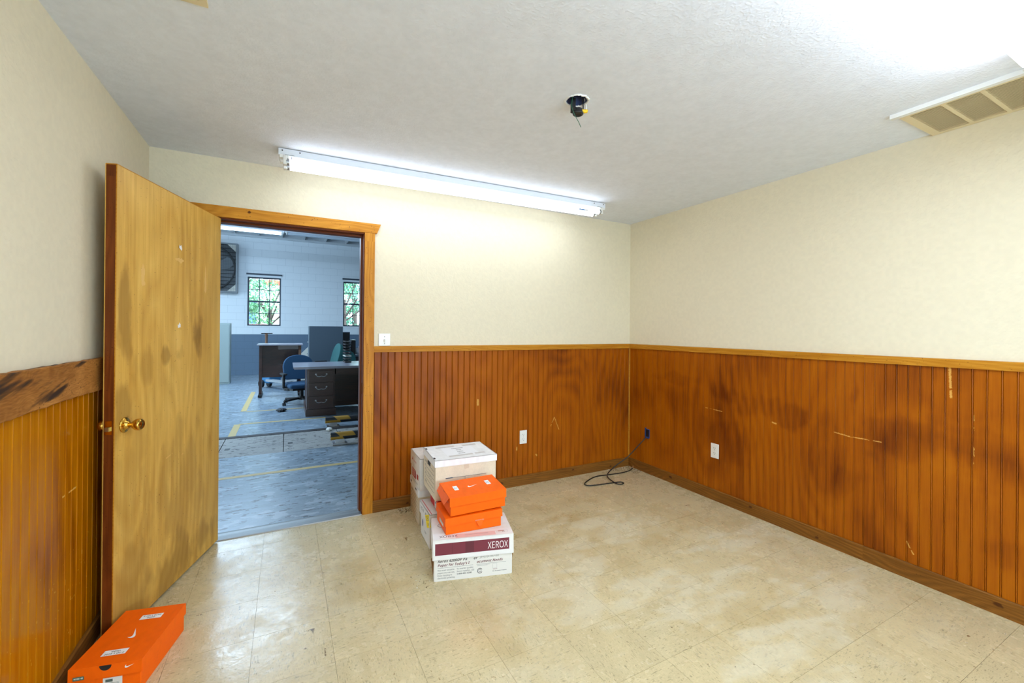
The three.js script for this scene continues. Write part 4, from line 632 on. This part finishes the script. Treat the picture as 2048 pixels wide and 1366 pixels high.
{ // dark table
  const t = thing('standing_table', 'dark brown table with modesty panel and T-shaped feet', 'table', [-3.56, 0, -6.57]);
  part('tabletop', rbox(0.8, 0.028, 0.62, 0.006, 0.375, 1.022, 0), M.deskTop, t);
  for (const x of [0.03, 0.72]) { part('post', box(x - 0.025, x + 0.025, 0.05, 1.008, -0.05, 0.1), M.darkWood, t); part('foot', [box(x - 0.03, x + 0.03, 0.012, 0.05, -0.31, 0.31), cyl(0.02, 0.02, 0.012, x, 0.006, 0.28), cyl(0.02, 0.02, 0.012, x, 0.006, -0.28)], M.black, t); }
  part('modesty_panel', box(0.055, 0.695, 0.36, 1.008, -0.02, 0.0), M.darkWood, t); part('side_panel', box(0.7, 0.745, 0.38, 1.006, 0.1, 0.24), M.rust, t);
}
{ // pallet truck under the table
  const p = thing('pallet_truck', 'blue pallet truck with rusty T-handle behind the dark table', 'pallet truck', [-3.4, 0, -7.95], 0.55);
  part('body', rbox(0.3, 0.2, 0.32, 0.03, 0.02, 0.2, 0.02), M.jackBlue, p); part('pump', cyl(0.05, 0.06, 0.24, -0.07, 0.36, -0.05), M.fanDark, p);
  for (const x of [-0.1, 0.2]) { part('fork', rbox(0.14, 0.05, 0.8, 0.01, x, 0.17, 0.5), M.plank, p); part('fork_roller', cyl(0.045, 0.045, 0.1, x, 0.045, 0.8, 'x'), M.black, p); part('fork_tip', rbox(0.15, 0.16, 0.08, 0.01, x, 0.1, 0.92), M.black, p); }
  for (const x of [-0.16, 0.02]) part('wheel', cyl(0.085, 0.085, 0.05, x, 0.085, -0.08, 'x'), M.black, p);
  part('handle_post', [cyl(0.025, 0.03, 0.78, -0.07, 0.84, -0.05, 'y', 12), cyl(0.034, 0.034, 0.04, -0.07, 1.18, -0.05, 'y', 12)], M.rust, p); part('crossbar', cyl(0.011, 0.011, 0.25, -0.06, 1.225, -0.05, 'x', 10), M.black, p);
}
function taskChair(name, label, pos, turn, fabric, backTilt = 0.12, s = 1) {
  const c = thing(name, label, 'chair', pos, turn);
  const bs = new THREE.Shape(); bs.moveTo(-0.16, -0.2); bs.lineTo(0.16, -0.2); bs.quadraticCurveTo(0.2, -0.2, 0.205, -0.15); bs.lineTo(0.215, 0.02); bs.bezierCurveTo(0.21, 0.16, 0.13, 0.22, 0, 0.222); bs.bezierCurveTo(-0.13, 0.22, -0.21, 0.16, -0.215, 0.02); bs.lineTo(-0.205, -0.15); bs.quadraticCurveTo(-0.2, -0.2, -0.16, -0.2);
  const back = new THREE.ExtrudeGeometry(bs, { depth: 0.03, bevelEnabled: true, bevelSize: 0.012, bevelThickness: 0.016, bevelSegments: 3, curveSegments: 12 }).translate(0, 0, -0.015);
  back.computeVertexNormals(); part('backrest', back.rotateX(-backTilt).translate(0, 0.63, -0.2), fabric, c);
  part('seat', rbox(0.46, 0.08, 0.44, 0.036, 0, 0.34, 0.04, 5), fabric, c); part('seat_pan', rbox(0.36, 0.05, 0.34, 0.01, 0, 0.285, 0.03), M.black, c);
  part('back_bracket', [bar([0, 0.28, -0.1], [0, 0.3, -0.24], 0.02), bar([0, 0.3, -0.24], [0, 0.52, -0.22], 0.018)], M.black, c); part('column', [cyl(0.028, 0.028, 0.2, 0, 0.17, 0), cyl(0.045, 0.05, 0.06, 0, 0.1, 0)], M.black, c);
  for (const sx of [-1, 1]) part('armrest', [rbox(0.06, 0.03, 0.24, 0.012, sx * 0.27, 0.545, 0.02, 3), rbox(0.035, 0.24, 0.06, 0.01, sx * 0.265, 0.42, 0.02, 2), bar([sx * 0.15, 0.29, 0.02], [sx * 0.265, 0.32, 0.02], 0.015)], M.black, c);
  for (let k = 0; k < 5; k++) { const a = k * Math.PI * 0.4 + 0.3, x = Math.cos(a), z = Math.sin(a); part('base_leg', bar([0.02 * x, 0.1, 0.02 * z], [0.29 * x, 0.075, 0.29 * z], 0.018), M.black, c); const ca = part('caster', [cyl(0.027, 0.027, 0.016, 0.29 * x - 0.013, 0.027, 0.29 * z, 'x', 14), cyl(0.027, 0.027, 0.016, 0.29 * x + 0.013, 0.027, 0.29 * z, 'x', 14), cyl(0.008, 0.008, 0.04, 0.29 * x, 0.055, 0.29 * z)], M.black, c); }
  return c;
}
taskChair('task_chair', 'blue fabric task chair with black arms behind the wooden desk', [-2.83, 0, -5.3], 0.25, M.blueFabric).scale.set(1.14, 1, 1.05);
{ const g = taskChair('task_chair', 'green office chair seen edge-on before the grey steel cabinet', [-2.37, 0, -6.1], -1.35, M.greenFabric, 0.3); g.scale.y = 1.22; const h = taskChair('task_chair', 'green office chair beside the stack of dark trays', [-1.83, 0, -6.75], 0.35, M.greenFabric); }
{
  const c = thing('steel_cabinet', 'blue-grey steel cabinet behind the desk', 'cabinet', [-2.625, 0, -7.75]);
  part('carcass', rbox(0.72, 1.4, 0.5, 0.006, 0.36, 0.7, 0), M.cabinet, c); part('seam', box(0.02, 0.7, 1.385, 1.388, 0.25, 0.252), M.black, c); for (const y of [0.75, 1.02]) part('handle', box(-0.03, 0, y, y + 0.02, -0.06, 0.06), M.steel, c);
  const l = thing('steel_locker', 'pale grey-green steel locker at the edge of the doorway view', 'cabinet', [-4.68, 0, -9.1]);
  part('carcass', rbox(0.4, 1.455, 0.3, 0.006, 0.2, 0.728, 0), M.locker, l); part('door', rbox(0.37, 1.38, 0.012, 0.004, 0.2, 0.73, 0.155), M.locker, l); part('handle', box(0.06, 0.075, 0.75, 0.85, 0.16, 0.175), M.steel, l);
  const b = thing('leaning_board', 'pale board leaning between the dark table and the grey cabinet', 'board', [-2.73, 0, -8.35]);
  part('panel', new THREE.ExtrudeGeometry(new THREE.Shape([[-0.35, 0], [0.35, 0], [0.35, 0.98], [0.16, 0.93], [-0.1, 0.66], [-0.35, 0.6]].map((a) => new THREE.Vector2(...a))), { depth: 0.02, bevelEnabled: false }).rotateX(-0.05).translate(0, 0.0005, 0), M.beige, b);
  for (let k = 0; k < 8; k++) { const t = thing('desk_tray', `dark stacking letter tray ${['lowest', 'second', 'third', 'fourth', 'fifth', 'sixth', 'seventh', 'topmost'][k]} in the pile on the desk`, 'tray', [-2.14, 0.766 + k * 0.05, -4.68], 0.05, 'stacked desk trays'); part('tray', [rbox(0.1, 0.012, 0.26, 0.004, 0, 0.008, 0), rbox(0.1, 0.022, 0.01, 0.003, 0, 0.014, -0.125), rbox(0.008, 0.022, 0.26, 0.003, -0.046, 0.014, 0), rbox(0.008, 0.022, 0.26, 0.003, 0.046, 0.014, 0)], k === 2 ? M.beige : M.steelDark, t); part('riser', [[-0.045, -0.12], [0.045, -0.12], [-0.045, 0.12], [0.045, 0.12]].map(([x, z]) => cyl(0.003, 0.003, 0.036, x, 0.032, z, 'y', 6)), M.black, t); }
  const w = thing('work_table', 'grey topped work table behind the green chair', 'table', [-1.34, 0, -8.2]);
  part('tabletop', rbox(1.0, 0.03, 0.7, 0.005, 0, 0.675, 0), M.cabinet, w); for (const [x, z] of [[-0.45, -0.3], [0.45, -0.3], [-0.45, 0.3], [0.45, 0.3]]) part('leg', box(x - 0.02, x + 0.02, 0, 0.66, z - 0.02, z + 0.02), M.black, w); part('drawer', box(-0.3, 0.4, 0.52, 0.66, -0.2, 0.3), M.black, w);
  const s1 = thing('tower_speaker', 'tall dark cabinet standing on the work table', 'speaker', [-1.77, 0.6905, -8.25]); part('case', rbox(0.2, 0.575, 0.25, 0.006, 0, 0.2875, 0), M.frame, s1); part('grille', box(-0.08, 0.08, 0.02, 0.55, 0.125, 0.128), M.black, s1);
  const s2 = thing('computer_tower', 'black computer tower with silver top on the work table', 'computer', [-1.6, 0.6905, -8.1]); part('case', rbox(0.09, 0.37, 0.3, 0.006, 0, 0.185, 0), M.blackGloss, s2); part('top_panel', box(-0.045, 0.045, 0.37, 0.385, -0.15, 0.15), M.steel, s2);
  const bg = thing('plastic_bag', 'crumpled white plastic bag on the work table', 'bag', [-1.42, 0.691, -8.1]); { const g = new THREE.IcosahedronGeometry(0.13, 4), p = g.attributes.position; for (let i = 0; i < p.count; i++) { const x = p.getX(i), y = p.getY(i), z = p.getZ(i), k = 1 + 0.7 * (fbm(x * 22 + 5, y * 22 + z * 17, 3) - 0.5); p.setXYZ(i, x * k * (y > 0.05 ? 0.6 : 1), Math.max(-0.12, y * k * 1.15), z * k); } g.computeVertexNormals(); part('film', g.translate(0, 0.121, 0), M.bag, bg); }
}
{ // litter on the workshop floor
  const crumple = (name, label, cat, pos, r, mat, sy) => { const t = thing(name, label, cat, pos), g = new THREE.IcosahedronGeometry(r, 3), p = g.attributes.position; for (let i = 0; i < p.count; i++) { const x = p.getX(i), y = p.getY(i), z = p.getZ(i), k = 1 + 0.9 * (fbm(x * 60 + 9, y * 60 + z * 45, 3) - 0.5); p.setXYZ(i, x * k, Math.max(-r * sy, y * k * sy), z * k); } g.computeVertexNormals(); part('sheet', g.translate(0, r * sy, 0), mat, t); };
  crumple('crumpled_paper', 'small white crumpled paper at the end of the stop bar', 'litter', [-2.57, 0, -2.86], 0.035, M.paper, 0.6);
  crumple('dark_rag', 'small dark rag on the blue floor left of the desk', 'litter', [-3.14, 0, -4.6], 0.07, M.black, 0.35);
}
// striped stop bars
const stripes = print(512, 64, (g, w, h) => { g.fillStyle = '#24262a'; g.fillRect(0, 0, w, h); g.fillStyle = '#b98a2c'; for (let i = -1; i < 4; i++) { g.beginPath(); g.moveTo(i * 170 + 60, 0); g.lineTo(i * 170 + 120, 0); g.lineTo(i * 170 + 200, h); g.lineTo(i * 170 + 110, h); g.fill(); } });
stripes.wrapS = stripes.wrapT = THREE.RepeatWrapping; stripes.rotation = Math.PI / 2;
for (const [x, z, l, s] of [[-2.6, -3.1, 'black and yellow striped stop bar across the steel edge strip', 0], [-2.615, -2.12, 'yellow and black striped stop bar nearer the doorway', 0.3]]) {
  const b = thing('stop_bar', l, 'barrier', [x, 0, z]); const m = stripes.clone(); m.offset.set(s, 0); m.needsUpdate = true;
  part('tube', cyl(0.045, 0.045, 1.5, 0.75, 0.095, 0, 'x', 24), std({ map: m, roughness: 0.45 }), b);
  for (const q of [0.1, 1.3]) part('bracket', [box(q - 0.08, q + 0.08, 0.003, 0.02, -0.07, 0.07), box(q - 0.05, q + 0.05, 0.02, 0.06, -0.03, 0.03)], M.steel, b);
}

// ------------------------------------------------------------------ outdoors beyond the windows
const ground = set('ground', 'pale paved yard outside the windows', 'ground'); part('paving', box(-40, 30, -0.3, -0.16, -60, SHOP_Z - 0.2), std({ color: srgb(150, 154, 160), roughness: 0.9 }), ground); part('bounce_yard', box(-40, 30, -0.3, -0.16, RD + WT, 45), std({ color: srgb(222, 222, 220), roughness: 0.9 }), ground); part('side_yard', box(-40, SHOP_L - 0.2, -0.3, -0.16, SHOP_Z - 0.2, RD + WT), std({ color: srgb(150, 154, 160), roughness: 0.9 }), ground);  // front yard is unseen, coloured pale to bounce daylight onto the ceiling
{
  const leafMat = std({ color: 0xffffff, roughness: 0.7, side: THREE.DoubleSide });
  function tree(label, x, z, h, R, count, seed, hue, low = 1.2) {
    const t = thing('tree', label, 'tree', [x, -0.16, z]), r = rng(seed);
    part('trunk', [cyl(0.07, 0.13, h * 0.6, 0, h * 0.3, 0, 'y', 10), ...[...Array(6).keys()].map((k) => bar([0, h * 0.4 + k * 0.1, 0], [Math.cos(k * 1.1) * R * 0.7, h * (0.55 + 0.05 * k), Math.sin(k * 1.1) * R * 0.7], 0.03))], std({ color: srgb(86, 72, 64), roughness: 0.9 }), t);
    const g = new THREE.CircleGeometry(0.5, 6).scale(1, 0.55, 1), m = new THREE.InstancedMesh(g, leafMat, count), d = new THREE.Object3D(), c = new THREE.Color(), clumps = [...Array(22)].map(() => [(r() - 0.5) * 2 * R, low + r() * (h - low), (r() - 0.5) * R * 1.4, 0.25 + r() * 0.45]);
    for (let i = 0; i < count; i++) { const q = clumps[Math.floor(r() * clumps.length)], a = r() * 6.28, b = Math.acos(2 * r() - 1), s = q[3] * Math.cbrt(r()); d.position.set(q[0] + s * Math.sin(b) * Math.cos(a), q[1] + s * Math.cos(b) * 0.8, q[2] + s * Math.sin(b) * Math.sin(a)); d.rotation.set(r() * 6, r() * 6, r() * 6); d.scale.setScalar(0.06 + r() * 0.08); d.updateMatrix(); m.setMatrixAt(i, d.matrix); c.setHSL(hue + (r() - 0.5) * 0.06, 0.3 + r() * 0.2, 0.18 + r() * 0.22); m.setColorAt(i, c); }
    m.name = 'foliage'; m.userData.kind = 'stuff'; t.add(m);
  }
  tree('leafy green tree outside the window beside the fan', -4.9, -15.6, 4.6, 1.5, 5200, 11, 0.36, 2.0); tree('bushy green tree at the right half of the fan-side window', -3.7, -17.2, 4.0, 0.8, 1600, 12, 0.33, 1.6);
  tree('dense green tree outside the window by the doorway edge', -1.1, -14.6, 4.4, 1.2, 5200, 13, 0.38, 1.0); tree('taller tree standing behind the dense green tree', -0.3, -17.5, 6, 1.8, 5200, 14, 0.4, 1.4);
  const b = thing('neighbour_building', 'pale building across the yard with blue door and red sign band', 'building', [-5.2, -0.16, -22]);
  part('wall', box(-3.2, 5.0, 0, 5.2, -4, 0), std({ color: srgb(214, 206, 198), roughness: 0.9 }), b); part('door', box(-0.15, 0.75, 0, 2.9, 0, 0.06), std({ color: srgb(70, 96, 150), roughness: 0.6 }), b); part('sign_band', [box(1.0, 2.4, 3.7, 4.2, 0, 0.1), box(-1.6, -0.4, 3.6, 4.0, 0, 0.1)], std({ color: srgb(214, 84, 60), roughness: 0.6 }), b); part('roof', box(-3.4, 5.2, 5.2, 5.45, -4.2, 0.3), std({ color: srgb(120, 130, 140), roughness: 0.8 }), b);
  const c = thing('red_car', 'red car parked close outside the fan-side window', 'car', [-4.3, -0.16, -13.2]), red = phy({ color: srgb(196, 30, 60), roughness: 0.25, clearcoat: 1 });
  part('body', rbox(4.2, 0.6, 1.75, 0.14, 0, 0.62, 0, 4), red, c); { const g = rbox(2.3, 0.62, 1.55, 0.16, -0.1, 1.2, 0, 4), p = g.attributes.position; for (let i = 0; i < p.count; i++) { const k = 1 - 0.25 * step(0.9, 1.5, p.getY(i)); p.setX(i, -0.1 + (p.getX(i) + 0.1) * k); p.setY(i, Math.min(p.getY(i), 1.62)); } g.computeVertexNormals(); part('cabin', g.translate(0, 0.12, 0), red, c); }
  part('side_window', [-1, 1].map((s) => box(-0.95, 0.75, 1.12, 1.45, s * 0.779 - 0.003, s * 0.779 + 0.003)), M.blackGloss, c); for (const x of [-1.3, 1.3]) for (const z of [-0.8, 0.8]) part('wheel', cyl(0.32, 0.32, 0.2, x, 0.32, z, 'z', 24), M.black, c);
}

scene.traverse((o) => { if (o.isMesh) { o.castShadow = true; o.receiveShadow = true; } });
renderer.render(scene, camera);
